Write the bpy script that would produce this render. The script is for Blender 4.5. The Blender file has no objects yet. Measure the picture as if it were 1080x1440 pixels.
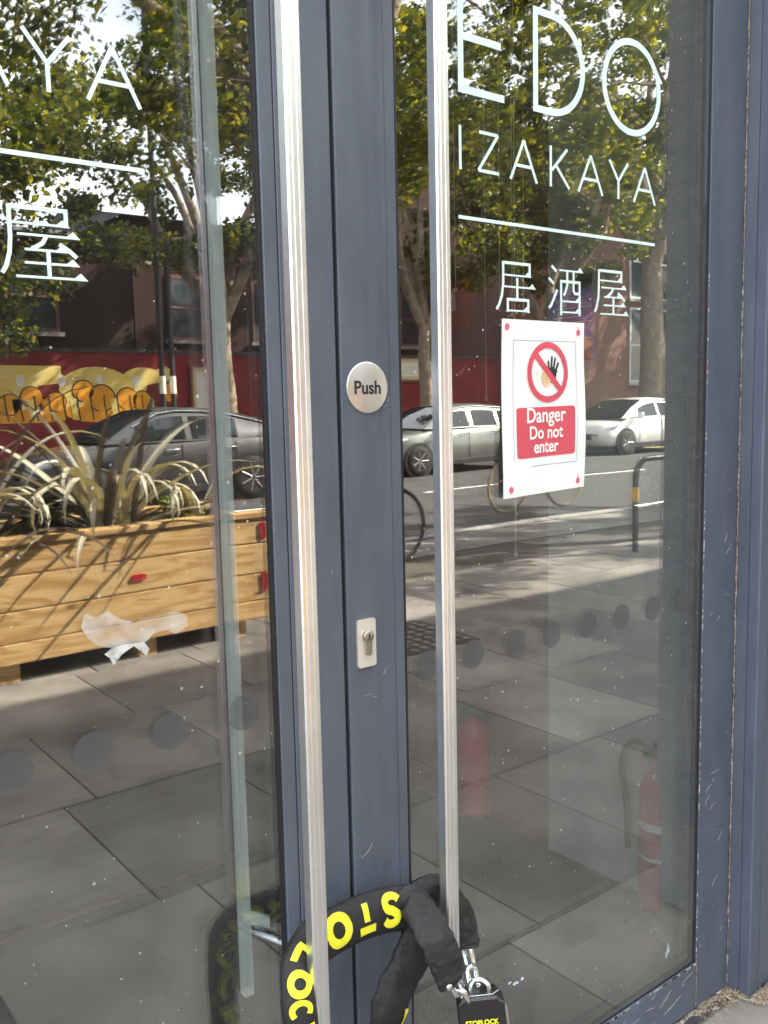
import bpy, math, random
import numpy as np
from mathutils import Vector, Matrix
R = math.radians
random.seed(7); rng = np.random.default_rng(7)
sc = bpy.context.scene
col = sc.collection

# ------------------------------------------------------------ camera
cam_d = bpy.data.cameras.new('camera'); cam = bpy.data.objects.new('camera', cam_d); col.objects.link(cam)
sc.camera = cam
YAW, PITCH, ROLL, DIST, EYE, FPX = 0.66457, 0.11824, -0.02217, 1.0986, 1.35, 1294.97
_f = Vector((math.sin(YAW)*math.cos(PITCH), math.cos(YAW)*math.cos(PITCH), -math.sin(PITCH)))
_r = Vector((math.cos(YAW), -math.sin(YAW), 0)); _u = _r.cross(_f)
_r2 = _r*math.cos(ROLL)+_u*math.sin(ROLL); _u2 = -_r*math.sin(ROLL)+_u*math.cos(ROLL)
m3 = Matrix((_r2, _u2, -_f)).transposed()
cam.matrix_world = Matrix.Translation((0, -DIST, EYE)) @ m3.to_4x4()
cam_d.sensor_fit = 'VERTICAL'; cam_d.sensor_height = 36.0; cam_d.lens = FPX/1440*36.0
cam_d.clip_start = 0.02; cam_d.clip_end = 1500

# ------------------------------------------------------------ light
SUN_AZ, SUN_EL = R(68), R(36)          # azimuth from +Y towards +X : a little behind the shop front, from the right
w = bpy.data.worlds.new('World'); sc.world = w; w.use_nodes = True
nt = w.node_tree; nt.nodes.clear()
sky = nt.nodes.new('ShaderNodeTexSky'); sky.sky_type = 'NISHITA'; sky.sun_disc = False
sky.sun_elevation = SUN_EL; sky.sun_rotation = SUN_AZ; sky.air_density = 1.0; sky.dust_density = 3.5
bg = nt.nodes.new('ShaderNodeBackground'); bg.inputs['Strength'].default_value = 0.115
wo = nt.nodes.new('ShaderNodeOutputWorld')
# thin bright cloud over most of the sky
_tc = nt.nodes.new('ShaderNodeTexCoord'); _cn = nt.nodes.new('ShaderNodeTexNoise'); _cn.inputs['Scale'].default_value = 3.2; _cn.inputs['Detail'].default_value = 7
_cr = nt.nodes.new('ShaderNodeMapRange'); _cr.inputs[1].default_value = .30; _cr.inputs[2].default_value = .50
_mx = nt.nodes.new('ShaderNodeMixRGB'); _mx.inputs[2].default_value = (7.6, 7.8, 8.0, 1)
nt.links.new(_tc.outputs['Generated'], _cn.inputs['Vector']); nt.links.new(_cn.outputs[0], _cr.inputs[0]); nt.links.new(_cr.outputs[0], _mx.inputs[0])
nt.links.new(sky.outputs[0], _mx.inputs[1]); nt.links.new(_mx.outputs[0], bg.inputs['Color']); nt.links.new(bg.outputs[0], wo.inputs['Surface'])
sd = bpy.data.lights.new('sun', 'SUN'); sd.energy = 5.0; sd.angle = R(0.5); sd.color = (1.0, 0.90, 0.74)
sun = bpy.data.objects.new('sun', sd); col.objects.link(sun)
sdir = Vector((math.sin(SUN_AZ)*math.cos(SUN_EL), math.cos(SUN_AZ)*math.cos(SUN_EL), math.sin(SUN_EL)))
sun.rotation_euler = sdir.to_track_quat('Z', 'Y').to_euler(); sun.location = (5, 0, 12)
sc.view_settings.view_transform = 'Standard'; sc.view_settings.look = 'None'
sc.view_settings.exposure = 2.66; sc.view_settings.gamma = 1.0; sc.view_settings.use_curve_mapping = False
sc.cycles.use_denoising = True; sc.cycles.max_bounces = 10; sc.cycles.transparent_max_bounces = 16
sc.cycles.sample_clamp_indirect = 8

GZ = -0.03   # street level

# ------------------------------------------------------------ materials
def nm(name):
    m = bpy.data.materials.new(name); m.use_nodes = True
    t = m.node_tree; b = t.nodes['Principled BSDF']
    return m, t, b
def N(t, k, **kw):
    n = t.nodes.new(k)
    for a, v in kw.items(): setattr(n, a, v)
    return n
def ramp(t, src, stops):
    r = N(t, 'ShaderNodeValToRGB'); e = r.color_ramp.elements
    while len(e) < len(stops): e.new(0.5)
    for i, (p, c) in enumerate(stops):
        e[i].position = p; e[i].color = (*c, 1) if len(c) == 3 else c
    t.links.new(src, r.inputs[0]); return r.outputs[0]
def mat(name, c, rough=0.5, metal=0.0, c2=None, scale=8.0, stretch=(1,1,1), bump=0.0, bscale=60.0, spec=None, det=6, lo=.35, hi=.65, coat=0):
    m, t, b = nm(name)
    b.inputs['Roughness'].default_value = rough; b.inputs['Metallic'].default_value = metal
    b.inputs['Base Color'].default_value = (*c, 1)
    if spec is not None: b.inputs['Specular IOR Level'].default_value = spec
    if coat: b.inputs['Coat Weight'].default_value = coat; b.inputs['Coat Roughness'].default_value = .05
    tc = N(t, 'ShaderNodeTexCoord'); mp = N(t, 'ShaderNodeMapping'); mp.inputs['Scale'].default_value = stretch
    t.links.new(tc.outputs['Object'], mp.inputs[0])
    if c2 is not None:
        n = N(t, 'ShaderNodeTexNoise'); n.inputs['Scale'].default_value = scale; n.inputs['Detail'].default_value = det
        t.links.new(mp.outputs[0], n.inputs['Vector'])
        t.links.new(ramp(t, n.outputs[0], [(lo, c), (hi, c2)]), b.inputs['Base Color'])
    if bump:
        n2 = N(t, 'ShaderNodeTexNoise'); n2.inputs['Scale'].default_value = bscale; n2.inputs['Detail'].default_value = 4
        t.links.new(mp.outputs[0], n2.inputs['Vector'])
        bp = N(t, 'ShaderNodeBump'); bp.inputs['Strength'].default_value = bump; bp.inputs['Distance'].default_value = .01
        t.links.new(n2.outputs[0], bp.inputs['Height']); t.links.new(bp.outputs[0], b.inputs['Normal'])
    return m

def powder_coat(name, base, low_wear=False):
    """slate blue powder coat: blotchy grime, pale dust specks and short diagonal scuffs"""
    m, t, b = nm(name); L = t.links
    tc = N(t, 'ShaderNodeTexCoord')
    g = N(t, 'ShaderNodeNewGeometry')
    n1 = N(t, 'ShaderNodeTexNoise'); n1.inputs['Scale'].default_value = 5; n1.inputs['Detail'].default_value = 8; n1.inputs['Roughness'].default_value = .7
    mp1 = N(t, 'ShaderNodeMapping'); mp1.inputs['Scale'].default_value = (2.5, 2.5, .6)
    L.new(g.outputs['Position'], mp1.inputs[0]); L.new(mp1.outputs[0], n1.inputs['Vector'])
    c1 = ramp(t, n1.outputs[0], [(.3, tuple(x*.82 for x in base)), (.7, tuple(x*1.22+.006 for x in base))])
    # fine dust specks
    v = N(t, 'ShaderNodeTexVoronoi'); v.inputs['Scale'].default_value = 210
    L.new(g.outputs['Position'], v.inputs['Vector'])
    sp = N(t, 'ShaderNodeMath', operation='LESS_THAN'); sp.inputs[1].default_value = .085; L.new(v.outputs['Distance'], sp.inputs[0])
    nn = N(t, 'ShaderNodeTexNoise'); nn.inputs['Scale'].default_value = 14; L.new(g.outputs['Position'], nn.inputs['Vector'])
    gt = N(t, 'ShaderNodeMath', operation='GREATER_THAN'); gt.inputs[1].default_value = .53; L.new(nn.outputs[0], gt.inputs[0])
    mu = N(t, 'ShaderNodeMath', operation='MULTIPLY'); L.new(sp.outputs[0], mu.inputs[0]); L.new(gt.outputs[0], mu.inputs[1])
    mu2 = N(t, 'ShaderNodeMath', operation='MULTIPLY'); mu2.inputs[1].default_value = .45; L.new(mu.outputs[0], mu2.inputs[0])
    mx = N(t, 'ShaderNodeMixRGB'); L.new(mu2.outputs[0], mx.inputs[0]); L.new(c1, mx.inputs[1]); mx.inputs[2].default_value = (.42, .43, .43, 1)
    # scuffs: strongly stretched noise turned 35 degrees
    mp = N(t, 'ShaderNodeMapping'); mp.inputs['Rotation'].default_value = (0, R(32), 0); mp.inputs['Scale'].default_value = (14, 14, 190)
    L.new(g.outputs['Position'], mp.inputs[0])
    n3 = N(t, 'ShaderNodeTexNoise'); n3.inputs['Scale'].default_value = 1; n3.inputs['Detail'].default_value = 3; L.new(mp.outputs[0], n3.inputs['Vector'])
    g3 = N(t, 'ShaderNodeMapRange'); g3.inputs[1].default_value = .68 if not low_wear else .60; g3.inputs[2].default_value = .80; g3.inputs[4].default_value = .2
    L.new(n3.outputs[0], g3.inputs[0])
    # scuffs gather towards the ground
    sx = N(t, 'ShaderNodeSeparateXYZ'); L.new(g.outputs['Position'], sx.inputs[0])
    mr = N(t, 'ShaderNodeMapRange'); mr.inputs[1].default_value = 1.3; mr.inputs[2].default_value = .1; mr.inputs[3].default_value = .12; mr.inputs[4].default_value = 1
    L.new(sx.outputs['Z'], mr.inputs[0])
    m5 = N(t, 'ShaderNodeMath', operation='MULTIPLY'); L.new(g3.outputs[0], m5.inputs[0]); L.new(mr.outputs[0], m5.inputs[1])
    mx2 = N(t, 'ShaderNodeMixRGB'); L.new(m5.outputs[0], mx2.inputs[0]); L.new(mx.outputs[0], mx2.inputs[1]); mx2.inputs[2].default_value = (.30, .33, .38, 1)
    L.new(mx2.outputs[0], b.inputs['Base Color'])
    b.inputs['Roughness'].default_value = .42
    rr = ramp(t, n1.outputs[0], [(.3, (.34,)*3), (.7, (.52,)*3)]); L.new(rr, b.inputs['Roughness'])
    nb = N(t, 'ShaderNodeTexNoise'); nb.inputs['Scale'].default_value = 900; L.new(g.outputs['Position'], nb.inputs['Vector'])
    bp = N(t, 'ShaderNodeBump'); bp.inputs['Strength'].default_value = .12; bp.inputs['Distance'].default_value = .001
    L.new(nb.outputs[0], bp.inputs['Height']); L.new(bp.outputs[0], b.inputs['Normal'])
    return m

def steel(name, c=(.72, .70, .67), rough=.3, axis='z'):
    m, t, b = nm(name); L = t.links
    g = N(t, 'ShaderNodeNewGeometry'); mp = N(t, 'ShaderNodeMapping')
    mp.inputs['Scale'].default_value = {'z': (1400, 1400, 3), 'x': (3, 1400, 1400), 'n': (90, 90, 90)}[axis]
    L.new(g.outputs['Position'], mp.inputs[0])
    n = N(t, 'ShaderNodeTexNoise'); n.inputs['Scale'].default_value = 1; n.inputs['Detail'].default_value = 2; L.new(mp.outputs[0], n.inputs['Vector'])
    n2 = N(t, 'ShaderNodeTexNoise'); n2.inputs['Scale'].default_value = 22; n2.inputs['Detail'].default_value = 5; L.new(g.outputs['Position'], n2.inputs['Vector'])
    L.new(ramp(t, n2.outputs[0], [(.35, tuple(x*.93 for x in c)), (.62, c)]), b.inputs['Base Color'])
    b.inputs['Metallic'].default_value = 1; L.new(ramp(t, n.outputs[0], [(.3, (rough*.92,)*3), (.7, (rough*1.12,)*3)]), b.inputs['Roughness'])
    bp = N(t, 'ShaderNodeBump'); bp.inputs['Strength'].default_value = .10; bp.inputs['Distance'].default_value = .00015
    L.new(n.outputs[0], bp.inputs['Height']); L.new(bp.outputs[0], b.inputs['Normal'])
    return m

def glass_mat(name, r0, dusty, tint=(.955, .97, .968)):
    m = bpy.data.materials.new(name); m.use_nodes = True; t = m.node_tree; t.nodes.clear(); L = t.links
    g = N(t, 'ShaderNodeNewGeometry')
    dt = N(t, 'ShaderNodeVectorMath', operation='DOT_PRODUCT'); L.new(g.outputs['Incoming'], dt.inputs[0]); L.new(g.outputs['True Normal'], dt.inputs[1])
    ab = N(t, 'ShaderNodeMath', operation='ABSOLUTE'); L.new(dt.outputs['Value'], ab.inputs[0])
    om = N(t, 'ShaderNodeMath', operation='SUBTRACT'); om.inputs[0].default_value = 1; L.new(ab.outputs[0], om.inputs[1])
    pw = N(t, 'ShaderNodeMath', operation='POWER'); pw.inputs[1].default_value = 5; L.new(om.outputs[0], pw.inputs[0])
    ma = N(t, 'ShaderNodeMath', operation='MULTIPLY_ADD'); ma.inputs[1].default_value = 1-r0; ma.inputs[2].default_value = r0; L.new(pw.outputs[0], ma.inputs[0])
    gl = N(t, 'ShaderNodeBsdfGlossy'); gl.inputs['Roughness'].default_value = 0.0; gl.inputs['Color'].default_value = (1, 1, 1, 1)
    # slight roller-wave of toughened glass
    nz = N(t, 'ShaderNodeTexNoise'); nz.inputs['Scale'].default_value = 2.2; nz.inputs['Detail'].default_value = 0; L.new(g.outputs['Position'], nz.inputs['Vector'])
    bp = N(t, 'ShaderNodeBump'); bp.inputs['Strength'].default_value = .35; bp.inputs['Distance'].default_value = .0022; L.new(nz.outputs[0], bp.inputs['Height'])
    L.new(bp.outputs[0], gl.inputs['Normal'])
    tr = N(t, 'ShaderNodeBsdfTransparent'); tr.inputs['Color'].default_value = (*tint, 1)
    mx = N(t, 'ShaderNodeMixShader'); L.new(ma.outputs[0], mx.inputs[0]); L.new(tr.outputs[0], mx.inputs[1]); L.new(gl.outputs[0], mx.inputs[2])
    out = N(t, 'ShaderNodeOutputMaterial'); last = mx.outputs[0]
    if dusty:
        df = N(t, 'ShaderNodeBsdfDiffuse'); df.inputs['Color'].default_value = (.62, .62, .60, 1)
        v = N(t, 'ShaderNodeTexVoronoi'); v.inputs['Scale'].default_value = 75; L.new(g.outputs['Position'], v.inputs['Vector'])
        # each cell gets its own speck size
        sz = N(t, 'ShaderNodeSeparateColor'); L.new(v.outputs['Color'], sz.inputs[0])
        szp = N(t, 'ShaderNodeMath', operation='POWER'); szp.inputs[1].default_value = 7; L.new(sz.outputs[0], szp.inputs[0])
        szm = N(t, 'ShaderNodeMath', operation='MULTIPLY'); szm.inputs[1].default_value = .17; L.new(szp.outputs[0], szm.inputs[0])
        lt = N(t, 'ShaderNodeMath', operation='LESS_THAN'); L.new(v.outputs['Distance'], lt.inputs[0]); L.new(szm.outputs[0], lt.inputs[1])
        lm = N(t, 'ShaderNodeMath', operation='MULTIPLY'); lm.inputs[1].default_value = .5; L.new(lt.outputs[0], lm.inputs[0])
        n4 = N(t, 'ShaderNodeTexNoise'); n4.inputs['Scale'].default_value = 3.5; n4.inputs['Detail'].default_value = 7; n4.inputs['Roughness'].default_value = .65
        mp4 = N(t, 'ShaderNodeMapping'); mp4.inputs['Scale'].default_value = (1.6, 1, .7); mp4.inputs['Rotation'].default_value = (0, R(20), 0)
        L.new(g.outputs['Position'], mp4.inputs[0]); L.new(mp4.outputs[0], n4.inputs['Vector'])
        fr = N(t, 'ShaderNodeMapRange'); fr.inputs[1].default_value = .4; fr.inputs[2].default_value = .75; fr.inputs[3].default_value = .004; fr.inputs[4].default_value = .034
        L.new(n4.outputs[0], fr.inputs[0])
        sx = N(t, 'ShaderNodeSeparateXYZ'); L.new(g.outputs['Position'], sx.inputs[0])
        gz = N(t, 'ShaderNodeMapRange'); gz.inputs[1].default_value = 1.1; gz.inputs[2].default_value = .2; gz.inputs[3].default_value = .5; gz.inputs[4].default_value = 1.9
        L.new(sx.outputs['Z'], gz.inputs[0])
        fm = N(t, 'ShaderNodeMath', operation='MULTIPLY'); L.new(fr.outputs[0], fm.inputs[0]); L.new(gz.outputs[0], fm.inputs[1])
        mxx = N(t, 'ShaderNodeMath', operation='MAXIMUM'); L.new(fm.outputs[0], mxx.inputs[0]); L.new(lm.outputs[0], mxx.inputs[1])
        m2 = N(t, 'ShaderNodeMixShader'); L.new(mxx.outputs[0], m2.inputs[0]); L.new(last, m2.inputs[1]); L.new(df.outputs[0], m2.inputs[2]); last = m2.outputs[0]
    L.new(last, out.inputs[0]); return m

def film(name, c, alpha, rough=.6, nscale=0):
    """thin film on glass: part opaque diffuse, part clear"""
    m = bpy.data.materials.new(name); m.use_nodes = True; t = m.node_tree; t.nodes.clear(); L = t.links
    d = N(t, 'ShaderNodeBsdfPrincipled'); d.inputs['Base Color'].default_value = (*c, 1); d.inputs['Roughness'].default_value = rough
    tr = N(t, 'ShaderNodeBsdfTransparent'); mx = N(t, 'ShaderNodeMixShader'); mx.inputs[0].default_value = alpha
    if nscale:
        g = N(t, 'ShaderNodeNewGeometry'); n = N(t, 'ShaderNodeTexNoise'); n.inputs['Scale'].default_value = nscale; n.inputs['Detail'].default_value = 6
        L.new(g.outputs['Position'], n.inputs['Vector'])
        mr = N(t, 'ShaderNodeMapRange'); mr.inputs[1].default_value = .35; mr.inputs[2].default_value = .65; mr.inputs[3].default_value = alpha*.4; mr.inputs[4].default_value = min(1, alpha*1.6)
        L.new(n.outputs[0], mr.inputs[0]); L.new(mr.outputs[0], mx.inputs[0])
    L.new(tr.outputs[0], mx.inputs[1]); L.new(d.outputs[0], mx.inputs[2])
    o = N(t, 'ShaderNodeOutputMaterial'); L.new(mx.outputs[0], o.inputs[0]); return m

def leaf_mat(name, a, b_, c_=None, trans=.45):
    m = bpy.data.materials.new(name); m.use_nodes = True; t = m.node_tree; t.nodes.clear(); L = t.links
    g = N(t, 'ShaderNodeNewGeometry')
    stops = [(0, a), (.6, b_)] + ([(1, c_)] if c_ else [])
    colr = ramp(t, g.outputs['Random Per Island'], stops)
    d = N(t, 'ShaderNodeBsdfPrincipled'); d.inputs['Roughness'].default_value = .45; L.new(colr, d.inputs['Base Color'])
    tl = N(t, 'ShaderNodeBsdfTranslucent')
    mc = N(t, 'ShaderNodeMixRGB', blend_type='MULTIPLY'); mc.inputs[0].default_value = 1; mc.inputs[2].default_value = (1.9, 1.7, .5, 1); L.new(colr, mc.inputs[1])
    L.new(mc.outputs[0], tl.inputs['Color'])
    mx = N(t, 'ShaderNodeMixShader'); mx.inputs[0].default_value = trans; L.new(d.outputs[0], mx.inputs[1]); L.new(tl.outputs[0], mx.inputs[2])
    o = N(t, 'ShaderNodeOutputMaterial'); L.new(mx.outputs[0], o.inputs[0]); return m

def wood_mat():
    m, t, b = nm('planter_pine'); L = t.links
    oi = N(t, 'ShaderNodeObjectInfo'); g = N(t, 'ShaderNodeNewGeometry')
    cb = N(t, 'ShaderNodeVectorMath', operation='ADD'); cx = N(t, 'ShaderNodeCombineXYZ')
    mm = N(t, 'ShaderNodeMath', operation='MULTIPLY'); mm.inputs[1].default_value = 37; L.new(oi.outputs['Random'], mm.inputs[0])
    for i in range(3): L.new(mm.outputs[0], cx.inputs[i])
    L.new(g.outputs['Position'], cb.inputs[0]); L.new(cx.outputs[0], cb.inputs[1])
    mp = N(t, 'ShaderNodeMapping'); mp.inputs['Scale'].default_value = (1.2, 8, 9); L.new(cb.outputs[0], mp.inputs[0])
    n = N(t, 'ShaderNodeTexNoise'); n.inputs['Scale'].default_value = 1.4; n.inputs['Detail'].default_value = 3; n.inputs['Distortion'].default_value = 1.2; L.new(mp.outputs[0], n.inputs['Vector'])
    mu = N(t, 'ShaderNodeMath', operation='MULTIPLY'); mu.inputs[1].default_value = 26; L.new(n.outputs[0], mu.inputs[0])
    sn = N(t, 'ShaderNodeMath', operation='SINE'); L.new(mu.outputs[0], sn.inputs[0])
    ad = N(t, 'ShaderNodeMath', operation='MULTIPLY_ADD'); ad.inputs[1].default_value = .5; ad.inputs[2].default_value = .5; L.new(sn.outputs[0], ad.inputs[0])
    c1 = ramp(t, ad.outputs[0], [(0, (.42, .24, .085)), (.6, (.56, .36, .15)), (1, (.62, .42, .19))])
    v = N(t, 'ShaderNodeTexVoronoi'); v.inputs['Scale'].default_value = 3.1
    mp2 = N(t, 'ShaderNodeMapping'); mp2.inputs['Scale'].default_value = (.8, 1, 1.6); L.new(cb.outputs[0], mp2.inputs[0]); L.new(mp2.outputs[0], v.inputs['Vector'])
    k = N(t, 'ShaderNodeMapRange'); k.inputs[1].default_value = .04; k.inputs[2].default_value = .09; k.inputs[3].default_value = .85; k.inputs[4].default_value = 0
    L.new(v.outputs['Distance'], k.inputs[0])
    mx = N(t, 'ShaderNodeMixRGB'); L.new(k.outputs[0], mx.inputs[0]); L.new(c1, mx.inputs[1]); mx.inputs[2].default_value = (.13, .06, .02, 1)
    L.new(mx.outputs[0], b.inputs['Base Color']); b.inputs['Roughness'].default_value = .6
    return m

FRAME = (.082, .100, .136)
M = dict(
    coat=powder_coat('slate_powder_coat', FRAME),
    coat_worn=powder_coat('slate_powder_coat_scuffed', (.074, .093, .136), True),
    steel=steel('brushed_steel', (.86, .89, .92), .36), plate=steel('brushed_plate', (.72, .73, .74), .38, 'x'),
    nickel=steel('nickel_plate', (.46, .44, .38), .3, 'n'), zinc=steel('zinc_plated_steel', (.78, .86, .88), .2, 'n'),
    inner_steel=mat('satin_aluminium', (.86, .92, .90), .5, c2=(.76, .82, .80), scale=25),
    glass=glass_mat('outer_glass', .135, True), glass2=glass_mat('inner_glass', .045, False),
    gasket=mat('black_rubber', (.012, .012, .014), .6, bump=.2, bscale=300),
    groove=mat('dark_groove', (.010, .012, .020), .7),
    vinyl=mat('pale_vinyl', (.70, .90, .90), .45, c2=(.62, .82, .84), scale=30),
    dot=film('frosted_dot', (.10, .11, .12), .40, .55),
    paper=mat('laminated_paper', (.80, .86, .88), .32, c2=(.76, .82, .85), scale=5, bump=.25, bscale=9),
    red_ink=mat('red_ink', (.66, .085, .13), .32, c2=(.56, .07, .11), scale=12),
    white_ink=mat('white_ink', (.84, .88, .88), .32), line_ink=mat('grey_ink', (.32, .42, .50), .4),
    black_ink=mat('black_ink', (.02, .025, .03), .4), tan_ink=mat('tan_ink', (.60, .42, .20), .5, c2=(.75, .55, .4), scale=90),
    tack=mat('pink_tack', (.62, .12, .20), .45),
    sleeve=mat('black_sleeve', (.005, .0055, .007), .55, c2=(.014, .015, .018), scale=26, bump=.35, bscale=500),
    yellow=mat('yellow_print', (.78, .78, .03), .5, c2=(.66, .68, .03), scale=60),
    lockblack=mat('lock_plastic', (.010, .010, .012), .28, bump=.05, bscale=400),
    lockgrey=mat('lock_steel', (.35, .36, .37), .35, metal=1),
    brown_dirt=mat('seal_dirt', (.16, .12, .09), .9, c2=(.40, .36, .31), scale=120, bump=.8, bscale=300),
    dry=mat('dry_litter', (.20, .13, .07), .9, c2=(.45, .36, .24), scale=60),
    grit=mat('pale_grit', (.5, .5, .46), .9),
    slab=None,
)
def slab_mat():
    m, t, b = nm('paving_stone'); L = t.links
    g = N(t, 'ShaderNodeNewGeometry'); oi = N(t, 'ShaderNodeObjectInfo')
    n = N(t, 'ShaderNodeTexNoise'); n.inputs['Scale'].default_value = 1.7; n.inputs['Detail'].default_value = 9; n.inputs['Roughness'].default_value = .65; L.new(g.outputs['Position'], n.inputs['Vector'])
    c = ramp(t, n.outputs[0], [(.28, (.085, .076, .070)), (.5, (.18, .165, .150)), (.72, (.31, .288, .260))])
    v = N(t, 'ShaderNodeTexVoronoi'); v.inputs['Scale'].default_value = 5; L.new(g.outputs['Position'], v.inputs['Vector'])
    lt = N(t, 'ShaderNodeMath', operation='LESS_THAN'); lt.inputs[1].default_value = .10; L.new(v.outputs['Distance'], lt.inputs[0])
    md = N(t, 'ShaderNodeMath', operation='MULTIPLY'); md.inputs[1].default_value = .45; L.new(lt.outputs[0], md.inputs[0])
    mx = N(t, 'ShaderNodeMixRGB'); L.new(md.outputs[0], mx.inputs[0]); L.new(c, mx.inputs[1]); mx.inputs[2].default_value = (.07, .065, .06, 1)
    hs = N(t, 'ShaderNodeHueSaturation'); L.new(mx.outputs[0], hs.inputs['Color'])
    mr = N(t, 'ShaderNodeMapRange'); mr.inputs[3].default_value = .72; mr.inputs[4].default_value = 1.22; L.new(oi.outputs['Random'], mr.inputs[0]); L.new(mr.outputs[0], hs.inputs['Value'])
    L.new(hs.outputs[0], b.inputs['Base Color']); b.inputs['Roughness'].default_value = .8
    n2 = N(t, 'ShaderNodeTexNoise'); n2.inputs['Scale'].default_value = 90; L.new(g.outputs['Position'], n2.inputs['Vector'])
    bp = N(t, 'ShaderNodeBump'); bp.inputs['Strength'].default_value = .4; bp.inputs['Distance'].default_value = .004; L.new(n2.outputs[0], bp.inputs['Height']); L.new(bp.outputs[0], b.inputs['Normal'])
    return m
M['slab'] = slab_mat()
M['joint'] = mat('sand_joint', (.085, .075, .065), .95)
M['asphalt'] = mat('asphalt', (.045, .045, .047), .85, c2=(.075, .074, .073), scale=2.5, bump=.6, bscale=160)
M['kerb'] = mat('kerb_granite', (.26, .25, .24), .8, c2=(.36, .34, .32), scale=14)
M['line_yellow'] = mat('road_paint', (.62, .48, .08), .7, c2=(.5, .4, .1), scale=20)
M['line_white'] = mat('road_paint_white', (.7, .7, .67), .7)
M['pine'] = wood_mat()
M['soil'] = mat('soil', (.03, .02, .014), .95, c2=(.06, .045, .03), scale=40, bump=1, bscale=60)
M['reflector'] = mat('red_reflector', (.40, .01, .02), .25)
M['flax_a'] = leaf_mat('flax_cream', (.36, .35, .24), (.52, .48, .37), (.15, .10, .08), .08)
M['flax_b'] = leaf_mat('flax_green', (.035, .042, .022), (.085, .060, .042), (.11, .045, .04), .06)
M['shrub'] = leaf_mat('shrub_leaf', (.05, .09, .015), (.11, .16, .03), (.24, .26, .05), .35)
M['leaf'] = leaf_mat('plane_leaf', (.018, .034, .007), (.085, .115, .018), (.34, .33, .045), .5)
M['leaf2'] = leaf_mat('far_leaf', (.016, .03, .008), (.065, .09, .018), (.24, .24, .035), .45)
M['bark'] = mat('plane_bark', (.16, .12, .085), .9, c2=(.34, .27, .19), scale=7, bump=.8, bscale=18)
M['redwall'] = mat('red_painted_wall', (.24, .010, .014), .8, c2=(.15, .010, .012), scale=2)
M['brick'] = mat('dark_red_brick', (.022, .009, .008), .9, c2=(.045, .014, .011), scale=9, stretch=(1, 1, 3))
M['brick2'] = mat('brown_brick', (.15, .075, .05), .9, c2=(.22, .11, .075), scale=12, stretch=(1, 1, 3))
M['far_frame'] = mat('white_window_frame', (.55, .56, .56), .6)
M['far_glass'] = mat('far_window_glass', (.03, .04, .05), .08, spec=.8)
M['roof_slate'] = mat('slate', (.05, .05, .055), .8)
M['cream'] = mat('cream_board', (.60, .50, .27), .7, c2=(.50, .42, .22), scale=5)
M['paint_y'] = mat('pale_yellow_paint', (.80, .58, .11), .7, c2=(.78, .62, .26), scale=2.5)
M['paint_o'] = mat('orange_paint', (.78, .33, .012), .7)
M['paint_w'] = mat('white_paint', (.75, .72, .62), .7)
M['paint_k'] = mat('dark_paint', (.02, .02, .015), .7)
M['render'] = mat('grey_render', (.26, .27, .28), .85, c2=(.38, .39, .40), scale=60, bump=1, bscale=260)
M['facade'] = mat('facade_panel', (.07, .08, .10), .5)
M['black_metal'] = mat('black_metal', (.012, .012, .014), .4)
M['tyre'] = mat('tyre', (.012, .012, .012), .8); M['rim'] = mat('alloy', (.40, .40, .40), .3, metal=.9)
M['cglass'] = mat('car_glass', (.015, .02, .022), .03, spec=.9)
M['chrome'] = mat('chrome', (.8, .8, .8), .12, metal=1)
M['lamp'] = mat('headlamp', (.75, .78, .8), .1); M['tail'] = mat('tail_lamp', (.45, .01, .01), .2)
M['plastic'] = mat('black_plastic', (.02, .02, .022), .5)
M['car_grey'] = mat('metallic_grey_paint', (.075, .073, .075), .28, metal=.5, coat=1)
M['car_silver'] = mat('silver_green_paint', (.26, .28, .25), .25, metal=.55, coat=1)
M['car_white'] = mat('white_car_paint', (.80, .80, .77), .25, coat=1)
M['int_red'] = mat('oxblood_wall', (.10, .028, .024), .7, c2=(.14, .045, .035), scale=2)
M['int_pale'] = mat('pale_panel', (.34, .38, .38), .75, c2=(.47, .51, .50), scale=6, stretch=(1, 1, .5))
M['weave'] = mat('grey_weave', (.22, .225, .24), .85, c2=(.36, .365, .38), scale=30, stretch=(1, 6, 26), bump=.8, bscale=60)
M['int_dark'] = mat('dark_interior', (.020, .018, .018), .8)
M['mat'] = mat('entrance_mat', (.022, .028, .045), .9, c2=(.035, .042, .062), scale=200, bump=1, bscale=400)
M['timber_floor'] = mat('brown_floor', (.11, .09, .075), .5, c2=(.16, .13, .105), scale=3, stretch=(1, 5, 1))
M['brass'] = mat('brass_trim', (.50, .40, .22), .35, metal=.8)
M['ext_red'] = mat('extinguisher_red', (.44, .014, .022), .4)
M['blue_ink'] = mat('blue_ink', (.20, .17, .90), .5)
M['cord'] = mat('pale_cord', (.62, .60, .52), .7)
M['sticker'] = mat('blue_scrap', (.25, .42, .75), .5, c2=(.7, .8, .85), scale=200)
M['smear'] = film('paste_residue', (.85, .86, .84), .17, .7, 35)
M['bike'] = mat('bike_paint', (.03, .03, .035), .3); M['cream_tyre'] = mat('tan_tyre', (.35, .28, .18), .8)

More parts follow.
